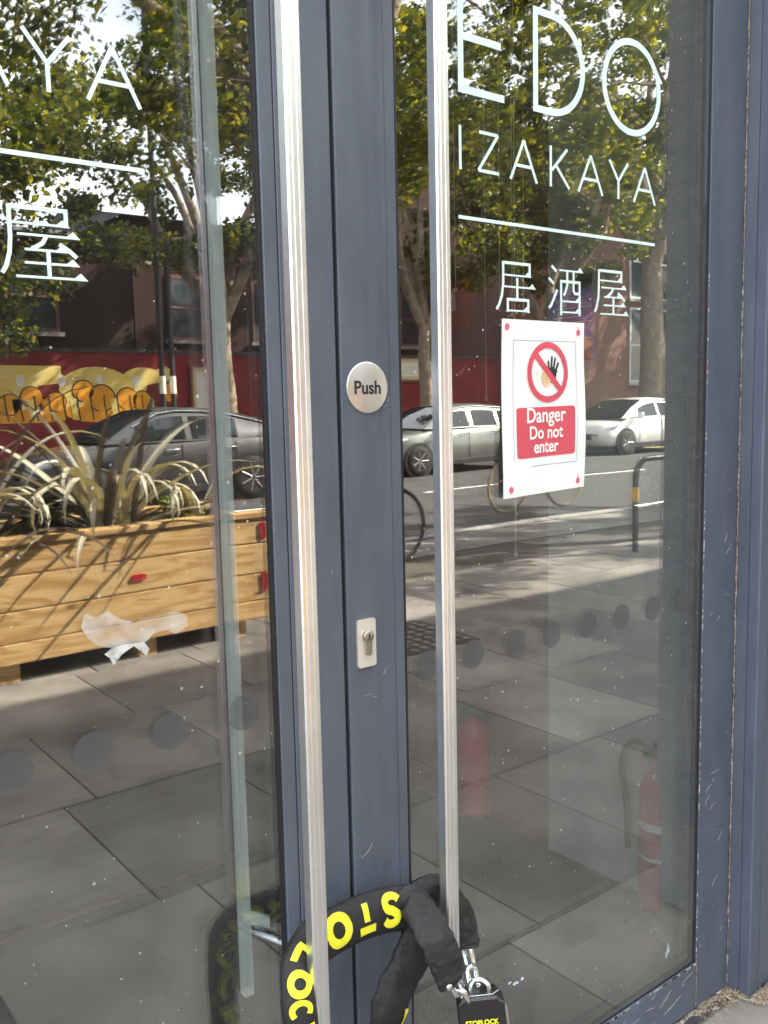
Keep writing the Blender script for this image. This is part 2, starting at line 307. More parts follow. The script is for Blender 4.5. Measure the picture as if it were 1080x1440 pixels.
# ------------------------------------------------------------ mesh helpers
class MB:
    def __init__(s): s.v = []; s.f = []; s.m = []; s.mi = 0; s.sm = []
    def add(s, vs, fs, smooth=False):
        o = len(s.v); s.v += [tuple(a) for a in vs]
        for f in fs: s.f.append([o+i for i in f]); s.m.append(s.mi); s.sm.append(smooth)
    def box(s, x0, x1, y0, y1, z0, z1, bev=0):
        if bev <= 0:
            vs = [(x, y, z) for x in (x0, x1) for y in (y0, y1) for z in (z0, z1)]
            s.add(vs, [(0,1,3,2), (4,6,7,5), (0,4,5,1), (2,3,7,6), (0,2,6,4), (1,5,7,3)])
        else:
            import bmesh
            b = bmesh.new(); bmesh.ops.create_cube(b, size=1)
            for v in b.verts: v.co = Vector(((x0+x1)/2+v.co.x*(x1-x0), (y0+y1)/2+v.co.y*(y1-y0), (z0+z1)/2+v.co.z*(z1-z0)))
            bmesh.ops.bevel(b, geom=list(b.edges), offset=bev, segments=2, affect='EDGES', profile=.6)
            b.verts.index_update(); s.add([v.co[:] for v in b.verts], [[v.index for v in f.verts] for f in b.faces]); b.free()
    def tube(s, pts, r, n=10, cap=True, closed=False, ell=None, up=None, smooth=True):
        """sweep; r number or list; ell=(a,b) multipliers along side / up"""
        P = [Vector(p) for p in pts]; k = len(P)
        rs = r if isinstance(r, (list, tuple)) else [r]*k
        rings = []; prev = Vector(up) if up else None
        for i in range(k):
            if closed: t = (P[(i+1) % k]-P[i-1]).normalized()
            else: t = (P[min(i+1, k-1)]-P[max(i-1, 0)]).normalized()
            if prev is None: prev = Vector((0, 0, 1)) if abs(t.z) < .9 else Vector((1, 0, 0))
            sd = t.cross(prev)
            sd = sd.normalized() if sd.length > 1e-5 else t.orthogonal().normalized()
            u = sd.cross(t).normalized()
            if not up: prev = u
            a, b = ell if ell else (1, 1)
            rings.append([P[i]+sd*(math.cos(2*math.pi*j/n)*rs[i]*a)+u*(math.sin(2*math.pi*j/n)*rs[i]*b) for j in range(n)])
        vs = [v for rg in rings for v in rg]; fs = []
        for i in range(k if closed else k-1):
            for j in range(n):
                i2 = (i+1) % k; fs.append((i*n+j, i*n+(j+1) % n, i2*n+(j+1) % n, i2*n+j))
        s.add(vs, fs, smooth)
        if cap and not closed:
            s.add(rings[0], [list(range(n))]); s.add(rings[-1], [list(range(n))[::-1]])
        return rings
    def cyl(s, c, r, h, axis='z', n=24, r2=None):
        c = Vector(c); ax = {'x': Vector((1,0,0)), 'y': Vector((0,1,0)), 'z': Vector((0,0,1))}[axis]
        s.tube([c, c+ax*h], [r, r if r2 is None else r2], n, up=(0,1,0) if axis != 'y' else (0,0,1))
    def lathe(s, c, prof, axis='z', n=24, cap=True):
        c = Vector(c); ax = {'x': Vector((1,0,0)), 'y': Vector((0,1,0)), 'z': Vector((0,0,1))}[axis]
        a = ax.orthogonal().normalized(); b = ax.cross(a); vs = []; fs = []
        for (r, h) in prof:
            for j in range(n): vs.append(c+ax*h+a*(r*math.cos(2*math.pi*j/n))+b*(r*math.sin(2*math.pi*j/n)))
        for i in range(len(prof)-1):
            for j in range(n): fs.append((i*n+j, i*n+(j+1) % n, (i+1)*n+(j+1) % n, (i+1)*n+j))
        if cap: fs.append(list(range(n))[::-1]); fs.append([(len(prof)-1)*n+j for j in range(n)])
        s.add(vs, fs, True)
    def prism(s, poly, y0, y1):
        """poly in x,z extruded along y"""
        n = len(poly); vs = [(x, y0, z) for x, z in poly]+[(x, y1, z) for x, z in poly]
        s.add(vs, [list(range(n)), list(range(2*n-1, n-1, -1))]+[(i, (i+1) % n, n+(i+1) % n, n+i) for i in range(n)])
    def extr(s, poly, z0, z1):
        """poly in x,y extruded along z"""
        n = len(poly); vs = [(x, y, z0) for x, y in poly]+[(x, y, z1) for x, y in poly]
        s.add(vs, [list(range(n)), list(range(2*n-1, n-1, -1))]+[(i, (i+1) % n, n+(i+1) % n, n+i) for i in range(n)])
    def build(s, name, mats, parent=None, world=True):
        me = bpy.data.meshes.new(name)
        vs = s.v
        if world and parent is not None:
            o = origin(parent); vs = [(a-o.x, b-o.y, c-o.z) for a, b, c in vs]
        me.from_pydata(vs, [], s.f); 
        for mm in (mats if isinstance(mats, (list, tuple)) else [mats]): me.materials.append(mm)
        me.polygons.foreach_set('material_index', s.m); me.polygons.foreach_set('use_smooth', s.sm)
        import bmesh
        b = bmesh.new(); b.from_mesh(me); bmesh.ops.recalc_face_normals(b, faces=list(b.faces)); b.to_mesh(me); b.free()
        me.update(); ob = bpy.data.objects.new(name, me); col.objects.link(ob)
        if parent is not None: ob.parent = parent
        return ob
def origin(p):
    v = Vector(p.location)
    while p.parent: p = p.parent; v = v+Vector(p.location)
    return v
def tag(o, label, cat, group=None, kind=None):
    if label: o['label'] = label
    if cat: o['category'] = cat
    if group: o['group'] = group
    if kind: o['kind'] = kind
    return o
def thing(name, label, cat, loc, group=None):
    o = bpy.data.objects.new(name, None); o.empty_display_size = .05; col.objects.link(o); o.location = loc
    return tag(o, label, cat, group)
def struct(o): o['kind'] = 'structure'; return o
def stuff(o, label=None, cat=None): o['kind'] = 'stuff'; return tag(o, label, cat)
def copy_tree(o, parent=None):
    c = o.copy(); col.objects.link(c); c.parent = parent
    for ch in list(o.children): copy_tree(ch, c)
    return c

# flat strokes in (x, z): thin ribbons with a little thickness, lying in front of the plane y
def ribbon(mb, pts, wd, y, th=.0004, closed=False, taper=None):
    P = [Vector((a, b)) for a, b in pts]; k = len(P); L_ = []; Rr = []
    for i in range(k):
        if closed: d0 = (P[i]-P[i-1]).normalized(); d1 = (P[(i+1) % k]-P[i]).normalized()
        else:
            d0 = (P[i]-P[i-1]).normalized() if i else (P[1]-P[0]).normalized()
            d1 = (P[i+1]-P[i]).normalized() if i < k-1 else d0
        n0 = Vector((-d0.y, d0.x)); n1 = Vector((-d1.y, d1.x)); m_ = (n0+n1)
        m_ = m_.normalized() if m_.length > 1e-6 else n0
        ww = (wd if taper is None else wd*taper[i])/2/max(.45, m_.dot(n0))
        L_.append(P[i]+m_*ww); Rr.append(P[i]-m_*ww)
    vs = []
    for yy in (y, y+th):
        vs += [(a.x, yy, a.y) for a in L_]+[(a.x, yy, a.y) for a in Rr]
    fs = []; o = 2*k
    for i in range(k if closed else k-1):
        j = (i+1) % k
        fs += [(i, j, k+j, k+i), (o+i, o+k+i, o+k+j, o+j), (i, o+i, o+j, j), (k+i, k+j, o+k+j, o+k+i)]
    if not closed: fs += [(0, k, o+k, o), (k-1, o+k-1, o+2*k-1, 2*k-1)]
    mb.add(vs, fs)
def disc_xz(mb, cx, cz, rx, rz, y, th, n=32):
    mb.prism([(cx+rx*math.cos(2*math.pi*i/n), cz+rz*math.sin(2*math.pi*i/n)) for i in range(n)], y, y+th)
def rrect(x0, x1, z0, z1, r, n=5):
    p = []
    for cx, cz, a0 in ((x1-r, z1-r, 0), (x0+r, z1-r, 90), (x0+r, z0+r, 180), (x1-r, z0+r, 270)):
        for i in range(n+1): a = R(a0+90*i/n); p.append((cx+r*math.cos(a), cz+r*math.sin(a)))
    return p
def text_obj(name, body, size, loc, material, parent, bold=0.0, depth=.0003, align='LEFT', rot=None, sx=1.0):
    c = bpy.data.curves.new(name, 'FONT'); c.body = body; c.size = size; c.offset = bold; c.extrude = depth; c.align_x = align; c.resolution_u = 4
    o = bpy.data.objects.new(name, c); col.objects.link(o)
    dg = bpy.context.evaluated_depsgraph_get(); dg.update()
    me = bpy.data.meshes.new_from_object(o.evaluated_get(dg)); bpy.data.objects.remove(o)
    me.name = name; me.materials.clear(); me.materials.append(material)
    ob = bpy.data.objects.new(name, me); col.objects.link(ob)
    mat4 = (Matrix.Rotation(R(90), 4, 'X') if rot is None else rot) @ Matrix.Diagonal((sx, 1, 1, 1))
    me.transform(mat4)
    ob.parent = parent; ob.location = Vector(loc)-origin(parent)
    return ob

# ============================================================ GROUND
mb = MB(); mb.box(-300, 300, -300, 300, GZ-1.2, GZ-.16); struct(mb.build('ground', M['joint']))
mb = MB(); mb.box(-40, 60, -6.1, 9, GZ-.15, GZ-.012)
pave = struct(mb.build('pavement', M['joint']))
slab_me = {}
def slab(x0, x1, y0, y1, z):
    mb = MB(); a, b = (x1-x0)/2, (y1-y0)/2
    mb.box(-a, a, -b, b, -.04, 0, .004); o = mb.build('paving_slab', M['slab'], pave, world=False)
    return o
proto_slab = slab(0, .5945, 0, .7695, 0)
def put_slab(x, y, sx=1.0):
    o = proto_slab.copy(); col.objects.link(o); o.parent = pave
    o.location = (x, y, GZ+random.uniform(-.0015, .0015)); o.rotation_euler = (random.uniform(-.002, .002), random.uniform(-.002, .002), 0); o.scale.x = sx
for j in range(7):
    yc = -.45-.775*(j-1)-.3875 if j else -.45+.3875-.0
    off = .0 if j % 2 == 0 else .12
    for i in range(-1, 36 if j > 2 else 22):
        x = 1.3+.6*i+off if i else 1.3+off
        if j == 6: break
        put_slab(x, yc)
bpy.data.objects.remove(proto_slab)
# paving beyond the nearest 140 slabs: one sheet with the same stone
mb = MB(); mb.box(-40, .35, -5.75, -.02, GZ-.011, GZ-.002)
mb.box(23, 60, -5.75, -.02, GZ-.011, GZ-.002)
mb.box(.35, 23, -5.86, -5.09, GZ-.011, GZ-.004)
m_ = mb.build('paving_sheet', M['slab'], pave, world=False)
mb = MB()
for i in range(70):
    x = -20+i*.92; mb.box(x, x+.91, -6.10, -5.92, GZ-.2, GZ+.004, .01)
k = mb.build('kerb_stones', M['kerb'], pave, world=False); k['kind'] = 'stuff'
mb = MB(); mb.box(-120, 120, -15.9, -6.1, GZ-.3, GZ-.12); road = struct(mb.build('road', M['asphalt']))
for y in (-6.35, -6.5, -15.5, -15.65):
    mb = MB(); mb.box(-80, 80, y-.05, y+.05, GZ-.119, GZ-.115); mb.build('yellow_line', M['line_yellow'], road, world=False)
for i in range(16):
    mb = MB(); mb.box(-10+i*4, -8+i*4, -10.6, -10.5, GZ-.119, GZ-.115); mb.build('lane_dash', M['line_white'], road, world=False)
mb = MB(); mb.box(-120, 120, -21, -15.9, GZ-.3, GZ); struct(mb.build('far_pavement', M['slab']))
# perforated drain cover
dc = thing('drain_cover', 'square iron drain cover with rows of holes set in the pavement', 'drain cover', (3.35, -2.95, GZ))
mb = MB(); mb.box(-.3, .3, -.3, .3, .001, .006); mb.build('plate', M['black_metal'], dc, world=False)
mb = MB()
for i in range(7):
    for j in range(7): mb.cyl((-.24+i*.08, -.24+j*.08, .006), .02, .004, n=8)
stuff(mb.build('stud', M['kerb'], dc, world=False))

# ============================================================ SHOP FRONT (the building the doors are in)
ZT = 2.32
shop = thing('shop_building', 'dark shop building around the glass doors, its front edge at the right of the doors', 'building', (0, .3, GZ))
mb = MB(); mb.box(-6, 24, .0, .35, ZT+.06, 6.35); mb.build('fascia_wall', M['facade'], shop)
mb = MB(); mb.box(-6, -1.2, .0, .35, GZ, ZT+.055); mb.build('left_wall', M['facade'], shop)
mb = MB(); mb.box(2.06, 8, -.33, .3, GZ, ZT+.055, .004); mb.build('render_pier', M['render'], shop)
mb = MB(); mb.box(8.005, 24, .0, .35, GZ, ZT+.055); mb.build('right_wall', M['facade'], shop)
mb = MB(); mb.box(-6, 8, .36, 7, 2.9, 3.0); mb.box(-6, 8, 7, 7.2, GZ, 6.2); mb.box(-6, -5.8, .36, 7, GZ, 6.2); mb.box(7.8, 8, .36, 7, GZ, 6.2); mb.box(-6, 8, .36, 7, 6.1, 6.2)
mb.build('shell', M['int_dark'], shop)
# door frame: stepped jamb at the right of the doors
fr = thing('door_frame', 'slate blue metal jamb with vertical grooves at the right edge, beside the right door', 'door frame', (1.90, 0, GZ))
def ext(name, poly, z0, z1, m, parent):
    mb = MB(); mb.extr(poly, z0, z1); return mb.build(name, m, parent)
ext('jamb_inner', [(1.8475, .06), (1.8475, -.0275), (1.853, -.0295), (1.853, .06)], GZ, ZT, M['coat'], fr)
ext('jamb_outer', [(1.8475, -.030), (1.8475, -.052), (1.8495, -.055), (1.883, -.055), (1.885, -.053), (1.885, .06), (1.8535, .06), (1.8535, -.030)], GZ, ZT, M['coat_worn'], fr)
ext('shadow_gap', [(1.8855, .06), (1.8855, -.02), (1.893, -.02), (1.893, .06)], GZ, ZT, M['groove'], fr)
ext('outer_jamb', [(1.8935, .06), (1.8935, -.045), (1.897, -.050), (2.055, -.050), (2.055, .06)], GZ, ZT, M['coat'], fr)
mb = MB(); mb.box(-1.2, 1.8465, .006, .07, 2.265, ZT); mb.build('head', M['coat'], fr)
# crusty old sealant in the joint between door and jamb
mb = MB(); pts = []; rs = []
for i in range(150):
    z = GZ+.02+i*(2.26/149); pts.append((1.8445+random.uniform(-.0006, .0006), -.001+random.uniform(-.0008, .0006), z)); rs.append(.0017+random.uniform(-.0006, .0010)*(1.4 if z < .9 else 1))
mb.tube(pts, rs, 6); mb.build('dirty_seal', M['brown_dirt'], fr)
ext('rebate', [(1.8405, .05), (1.8405, .004), (1.847, .004), (1.847, .05)], GZ, ZT-.06, M['groove'], fr)
mb = MB(); mb.box(-1.2, 1.885, -.03, .33, GZ-.01, GZ+.006); thr = mb.build('threshold', M['lockgrey'], fr)

# ============================================================ DOORS
GY = .006; GBOT = .090; GTOP = 2.17; DZ0 = GZ+.012; DZ1 = 2.255
def scale_in(x, z, y=GY): s = (DIST+y)/DIST; return x*s, EYE+(z-EYE)*s
def bevel_rect(x0, x1, y0, y1, b=.0012):
    return [(x0+b, y0), (x1-b, y0), (x1, y0+b), (x1, y1), (x0, y1), (x0, y0+b)]
def letters_set(parent, dx, xmin):
    Y = GY-.0008
    W = .0115; w2 = .0052
    E_ = [[(1.0315, 1.995), (1.0315, 1.829)], [(1.0315, 1.992), (1.125, 1.992)], [(1.0315, 1.9125), (1.120, 1.9125)], [(1.0315, 1.833), (1.127, 1.833)]]
    E_[0] = [(1.0315, 1.9978), (1.0315, 1.8272)]
    D_ = [[(1.2015, 1.833), (1.2015, 1.988)]+[(1.240+.0815*math.cos(R(a)), 1.9105+.0775*math.sin(R(a))) for a in range(90, -91, -9)]]
    O_ = [(1.4605+.0805*math.cos(a), 1.9125+.079*math.sin(a)) for a in np.linspace(0, 2*math.pi, 41)[:-1]]
    g = []
    g.append((E_, W, False)); g.append((D_, W, True)); g.append(([O_], W, True))
    t, b = 1.776, 1.713; mid = .5*(t+b)
    def A(xa, xb): c = (xa+xb)/2; return [[(xa, b-.002), (c, t)], [(c, t), (xb, b-.002)], [(xa+(c-xa)*.36, b+.022), (xb-(xb-c)*.36, b+.022)]]
    sm = [[[(1.0285, t+.002), (1.0285, b-.002)]],
          [[(1.070, t-.002), (1.112, t-.002)], [(1.112, t-.002), (1.068, b+.002)], [(1.068, b+.002), (1.114, b+.002)]],
          A(1.141, 1.204), [[(1.239, t+.002), (1.239, b-.002)], [(1.281, t+.001), (1.242, mid-.006)], [(1.252, mid+.003), (1.287, b-.001)]],
          A(1.311, 1.377), [[(1.396, t+.001), (1.4225, mid-.002)], [(1.450, t+.001), (1.4225, mid-.002)], [(1.4225, mid), (1.4225, b-.002)]], A(1.468, 1.533)]
    for q in sm: g.append((q, w2, False))
    g.append(([[(1.023, 1.6385), (1.534, 1.6385)]], w2*1.05, False))
    # the three characters, strokes in a 0..1 box
    ju = [[(.19,.95),(.86,.95),(.86,.72)], [(.19,.72),(.86,.72)], [(.19,.97),(.19,.55),(.155,.33),(.08,.14),(.02,.06)],
          [(.17,.50),(.97,.50)], [(.54,.68),(.54,.24)], [(.30,.02),(.30,.26),(.82,.26),(.82,.02)], [(.30,.05),(.82,.05)]]
    shu = [[(.11,.97),(.24,.87)], [(.03,.72),(.17,.62)], [(.03,.13),(.09,.17),(.27,.50)], [(.33,.90),(.98,.90)],
           [(.38,.0),(.38,.68),(.92,.68),(.92,.0)], [(.38,.06),(.92,.06)], [(.38,.28),(.92,.28)], [(.555,.88),(.555,.60),(.49,.44),(.45,.40)], [(.74,.88),(.74,.50),(.78,.45),(.90,.45)]]
    oku = [[(.12,.96),(.80,.96),(.80,.75)], [(.12,.75),(.80,.75)], [(.12,.98),(.12,.55),(.10,.34),(.05,.15),(.0,.06)],
           [(.20,.60),(.92,.60)], [(.55,.60),(.50,.50),(.36,.40)], [(.28,.40),(.78,.40)], [(.70,.50),(.82,.42),(.91,.33)], [(.56,.38),(.56,.04)], [(.27,.22),(.90,.22)], [(.16,.03),(.99,.03)]]
    for q, x0, x1, z0, z1 in ((ju, 1.104, 1.199, 1.494, 1.580), (shu, 1.231, 1.322, 1.496, 1.581), (oku, 1.357, 1.452, 1.500, 1.583)):
        g.append(([[(x0+a*(x1-x0), z0+c*(z1-z0)) for a, c in st] for st in q], .0043, 'k'))
    names = ['letter']*10+['underline']+['letter']*3
    for (sts, wd, cl), nm_ in zip(g, names):
        if max(a for st in sts for a, c in st)+dx < xmin: continue
        mb = MB()
        for i, st in enumerate(sts):
            P = [scale_in(a+dx, c, Y) for a, c in st]
            y = Y-.00002*i
            if cl == 'k':
                horiz = abs(P[0][1]-P[-1][1]) < .004 and len(P) == 2
                ribbon(mb, P, wd*(.66 if horiz else 1.12), y, .0004)
                if horiz and i not in (0,):   # brush-like wedge at the right end
                    ex, ez = P[-1]; mb.prism([(ex-.012, ez+.0010), (ex-.0040, ez+.0072), (ex+.0045, ez-.0014), (ex-.012, ez-.0014)], y-.0001, y+.0003)
            else: ribbon(mb, P, wd, y, .0004, closed=(cl is True))
        mb.build(nm_, M['vinyl'], parent)

def glazed_leaf(label, gx0, gx1, sl, sr, handle_x, handle_bot, is_left):
    d = thing('glass_door', label, 'door', ((gx0+gx1)/2, .02, GZ))
    # stiles
    for side, (a, b) in (('l', sl), ('r', sr)):
        if b-a <= 0: continue
        worn = (side == 'r' and not is_left)
        if is_left and side == 'r':     # stile, shadow groove, slim glazing bead
            ext('stile', bevel_rect(.6885, b, 0, .05), DZ0, DZ1, M['coat'], d)
            ext('stile_groove', [(.6870, .0015), (.6885, .0015), (.6885, .04), (.6870, .04)], DZ0, DZ1, M['groove'], d)
            ext('glazing_bead', bevel_rect(a+.002, .6870, .0005, .04), DZ0, DZ1, M['coat'], d)
        elif not is_left and side == 'l':
            # meeting stile: flat face running into a shallow cove, then bead
            poly = [(.7868, .002), (.789, 0), (.838, 0), (.847, .0010), (.855, .0022), (.862, .0020), (.868, .0008), (.8765, 0), (.8765, .05), (.7868, .05)]
            ext('stile', poly, DZ0, DZ1, M['coat'], d)
            ext('stile_groove', [(.8765, .0015), (.8780, .0015), (.8780, .04), (.8765, .04)], DZ0, DZ1, M['groove'], d)
            ext('glazing_bead', bevel_rect(.8780, b-.001, .0005, .04), DZ0, DZ1, M['coat'], d)
        else:
            ext('stile', bevel_rect(a, b, 0, .05), DZ0, DZ1, M['coat_worn'] if worn else M['coat'], d)
    ra, rb = (sl[1] if sl[1] > sl[0] else gx0), (sr[0] if sr[1] > sr[0] else gx1)
    # bottom and top rail with a sloping glazing bead
    def rail(name, z0, z1, m):
        mb = MB(); x0, x1 = ra+.0008, rb-.0008
        prof = [(0, z0), (0, z1-.006), (.0012, z1-.0005), (GY+.001, z1), (.05, z1), (.05, z0)]
        n = len(prof); vs = [(x0, y, z) for y, z in prof]+[(x1, y, z) for y, z in prof]
        mb.add(vs, [list(range(n)), list(range(2*n-1, n-1, -1))]+[(i, (i+1) % n, n+(i+1) % n, n+i) for i in range(n)])
        return mb.build(name, m, d)
    rail('bottom_rail', DZ0, GBOT, M['coat_worn'])
    mb = MB(); mb.box(ra+.0008, rb-.0008, 0, .05, GTOP, DZ1); mb.build('top_rail', M['coat'], d)
    # glass: a sealed double unit
    mb = MB(); mb.box(gx0, gx1, GY, GY+.006, GBOT-.003, GTOP+.003); g1 = mb.build('glass_pane', M['glass'], d)
    mb = MB(); mb.box(gx0, gx1, GY+.022, GY+.028, GBOT-.003, GTOP+.003); mb.build('glass_pane', M['glass2'], d)
    # black gasket round the glass
    mb = MB(); q = .0035
    mb.box(gx0, gx0+q, GY-.0035, GY-.0003, GBOT, GTOP); mb.box(gx1-q, gx1, GY-.0035, GY-.0003, GBOT, GTOP); mb.box(gx0+q, gx1-q, GY-.0022, GY-.0003, GBOT, GBOT+q)
    mb.build('gasket', M['gasket'], d)
    mb = MB(); mb.box(gx0, gx0+.012, GY+.0065, GY+.0215, GBOT, GTOP); mb.box(gx1-.012, gx1, GY+.0065, GY+.0215, GBOT, GTOP); mb.box(gx0+.012, gx1-.012, GY+.0065, GY+.0215, GBOT, GBOT+.012)
    mb.build('glazing_spacer', M['gasket'], d)
    # pull handle: flat bar with a slightly fluted face
    hw, hx = .0125, handle_x; y0 = -.112; y1 = -.094
    prof = [(-hw, y1), (-hw, y0+.003), (-hw+.002, y0+.0006), (-.0062, y0), (-.0052, y0+.0009), (-.0042, y0), (.0022, y0), (.0030, y0+.0008), (.0038, y0), (hw-.002, y0+.0006), (hw, y0+.003), (hw, y1)]
    ih = ext('inner_handle', [(hx-.0072, .094), (hx+.0072, .094), (hx+.0080, .097), (hx+.0080, .110), (hx-.0080, .110), (hx-.0080, .097)], .435, 2.12, M['inner_steel'], d)
    for z in (.567, 2.0):
        mb = MB(); sx = hx+(.024 if is_left else -.020); mb.tube([(sx, .0505, z), (hx, .0945, z)], .0095, 20); mb.build('standoff', M['inner_steel'], ih)
    h = ext('pull_handle', [(hx+a, b) for a, b in prof], handle_bot, 2.12, M['steel'], d)
    for z in (.545 if is_left else .545, 2.0):
        mb = MB(); sx = hx+(.028 if is_left else -.024)
        mb.tube([(hx, -.0935, z), (sx, -.001, z)], .009, 20); mb.lathe((sx, -.004, z), [(.012, 0), (.014, .002), (.014, .0039)], 'y', 20)
        mb.build('standoff', M['zinc'], h)
    return d

ld = glazed_leaf('left glass door carrying the left pull handle, with the end of the lettering on its glass', -.35, .6615, (-.45, -.35), (.6625, .7790), .648, .44, True)
rd = glazed_leaf('right glass door with the round Push plate, lock and white EDO IZAKAYA lettering', .8990, 1.7180, (.7868, .8985), (1.7190, 1.8425), .892, .49, False)
letters_set(rd, 0, 0); letters_set(ld, -1.035, .26)
mb = MB(); mb.box(.7795, .7812, .003, .046, DZ0, DZ1); mb.build('meeting_seal', M['gasket'], ld)
mb = MB(); mb.box(.7830, .7866, .008, .046, DZ0, DZ1); mb.build('meeting_seal', M['gasket'], rd)
mb = MB(); mb.box(.7790, .7868, .047, .052, DZ0, DZ1); mb.build('meeting_cover', M['gasket'], rd)
# manifestation dots on the glass
for par, xs in ((ld, (.200, .294, .391, .494, .604)), (rd, (.945, 1.045, 1.148, 1.240, 1.342, 1.442, 1.542, 1.645))):
    for x in xs:
        x, z = scale_in(x, .9265); mb = MB(); disc_xz(mb, x, z, .0248, .0248, GY-.0006, .0003, 40); mb.build('frosted_dot', M['dot'], par)
# push plate
pp = MB(); px_, pz_ = .8335, 1.3725; pp.lathe((px_, -.0024, pz_), [(.0365, 0), (.038, .0006), (.038, .0022)], 'y', 64); pp = pp.build('push_plate', M['plate'], rd)
text_obj('lettering', 'Push', .0275, (px_-.0003, -.0026, pz_-.0090), M['black_ink'], pp, bold=.0006, align='CENTER', sx=.98)
# euro cylinder escutcheon
lk = MB(); lk.prism(rrect(.8025, .8365, .9505, 1.0245, .004), -.0042, -.0002); lk = lk.build('lock_plate', mat('pale_satin_plate', (.80, .79, .74), .34, metal=.6), rd)
mb = MB(); mb.lathe((.8195, -.0100, .9985), [(.0086, 0), (.0093, .0008), (.0093, .0058)], 'y', 28)
mb.prism([(.8140, .9925), (.8140, .9745), (.8155, .9705), (.8195, .9688), (.8235, .9705), (.8250, .9745), (.8250, .9925)], -.0096, -.0042)
mb.build('lock_cylinder', M['nickel'], lk)
mb = MB(); mb.box(.8187, .8203, -.0106, -.0100, .9940, 1.0035); mb.box(.8175, .8215, -.0106, -.0100, .9988, 1.0002); mb.build('keyhole', M['black_ink'], lk)
# deep scratches, one part per door / frame
def scratches(parent, items, y=-.0006):
    mb = MB()
    for (x, z, l, a, bend) in items:
        x, z = x, z; pts = []
        for i in range(6):
            t = i/5; ang = R(a)+bend*t; pts.append((x+l*t*math.cos(ang), z+l*t*math.sin(ang)))
        ribbon(mb, pts, random.uniform(.00025, .0007), y, .0003, taper=[.3, .8, 1, .9, .6, .2])
    stuff(mb.build('scratch', M['grit'], parent))
it = [(.800, .648, .030, 10, .5), (.812, .905, .02, 0, 0), (.83, .90, .01, -8, 0), (.797, .655, .006, -60, 0), (.760, 1.10, .008, 70, 0), (.852, .93, .012, 60, 0)]
it += [(.8615, 1.345, .010, -30, .8), (.872, 1.351, .008, 20, 1)]
scratches(rd, it)
it = [(1.73+random.random()*.09, random.choice([random.uniform(.1, .5), random.uniform(.4, 1.15), random.uniform(.85, 1.12)]), random.uniform(.006, .03), random.choice([35, 40, 30, 12, -30, 60])+random.uniform(-8, 8), random.uniform(-.4, .4)) for _ in range(24)]
scratches(rd, it)
it = [(1.0+random.random()*.68, random.uniform(.0, .08), random.uniform(.01, .05), random.choice([20, 30, 10])+random.uniform(-8, 8), random.uniform(-.3, .3)) for _ in range(30)]
scratches(rd, it)
# chipped pale edge where the glazing bead meets the right stile and bottom rail
mb = MB()
for i in range(80):
    z = random.uniform(.09, 1.5)**1.15; mb.box(1.7192, 1.7192+random.uniform(.0004, .0013), -.0004, .001, z, z+random.uniform(.001, .008))
for i in range(90):
    x = random.uniform(1.15, 1.717); mb.box(x, x+random.uniform(.002, .016), .0004, .003, GBOT-.004-random.uniform(0, .002), GBOT-.0008)
stuff(mb.build('paint_chip', M['grit'], rd))
mb = MB(); pts = [(1.7205+random.uniform(-.0004, .0004), -.0003, GZ+.015+i*.008) for i in range(15)]; mb.tube(pts, .0008, 5); mb.build('dirty_joint', M['brown_dirt'], rd)
for i in range(34):
    pass
# residue and scraps on the glass
def blob(name, pts, y, m, parent):
    mb = MB(); mb.prism([scale_in(a, b, y) for a, b in pts], y, y+.0002); return mb.build(name, m, parent)
blob('paste_residue', [(.386,1.085),(.392,1.102),(.405,1.094),(.420,1.100),(.435,1.088),(.455,1.080),(.470,1.084),(.492,1.083),(.512,1.086),(.528,1.076),(.527,1.062),(.510,1.055),(.498,1.063),(.480,1.062),(.470,1.053),(.455,1.048),(.440,1.047),(.425,1.052),(.410,1.056),(.396,1.066)], GY-.0006, M['smear'], ld)
blob('paste_residue', [(.413,1.046),(.420,1.040),(.424,1.030),(.436,1.042),(.452,1.050),(.468,1.034),(.473,1.042),(.466,1.052),(.440,1.054),(.424,1.052)], GY-.0009, film('tape_scrap', (.8, .85, .85), .38, .6, 60), ld)
for (x, z, s) in ((1.142, .291, .011), (1.160, .292, .007), (1.128, .298, .006)):
    blob('sticker_scrap', [(x+s*random.uniform(.4, 1.1)*math.cos(a), z+s*.55*random.uniform(.3, 1)*math.sin(a)) for a in np.linspace(0, 6.0, 11)], GY-.0006, M['sticker'], rd)
for (x, z, s) in ((1.613, .166, .016), (1.605, .155, .010)):
    blob('glass_mark', [(x+s*.55*random.uniform(.2, 1.1)*math.cos(a), z+s*random.uniform(.3, 1.1)*math.sin(a)) for a in np.linspace(0, 6.0, 13)], GY-.0006, film('chalk_mark', (.45, .62, .66), .55), rd)

# ============================================================ POSTER taped to the right door
po = thing('warning_poster', 'white warning poster reading Danger Do not enter, taped to the right door glass', 'poster', (1.223, GY, 1.31))
PX0, PX1, PZ0, PZ1 = 1.1215, 1.3325, 1.1885, 1.4845
def psurf(u, v):     # u,v in 0..1 ; gentle waves, lower left corner lifted
    y = GY-.0022-.0035*math.exp(-((u-.05)**2+(v-.0)**2)*14)-.0022*math.exp(-((u-1)**2+(v-.45)**2)*5)-.0008*math.sin(u*5+v*7)
    x = PX0+u*(PX1-PX0)-.004*(1-v)*(1-u)*.6+(.0018*math.sin(v*6))*(u)
    z = PZ0+v*(PZ1-PZ0)-.006*(1-v)*(1-u)
    return x, y, z
def on_poster(mb2, off):
    """flat mesh whose (x,z) are poster u,v -> bent onto the sheet"""
    mb2.v = [((lambda p: (p[0], p[1]-off-(y if y else 0), p[2]))(psurf(x, z))) for x, y, z in mb2.v]
mb = MB(); n1, n2 = 22, 28
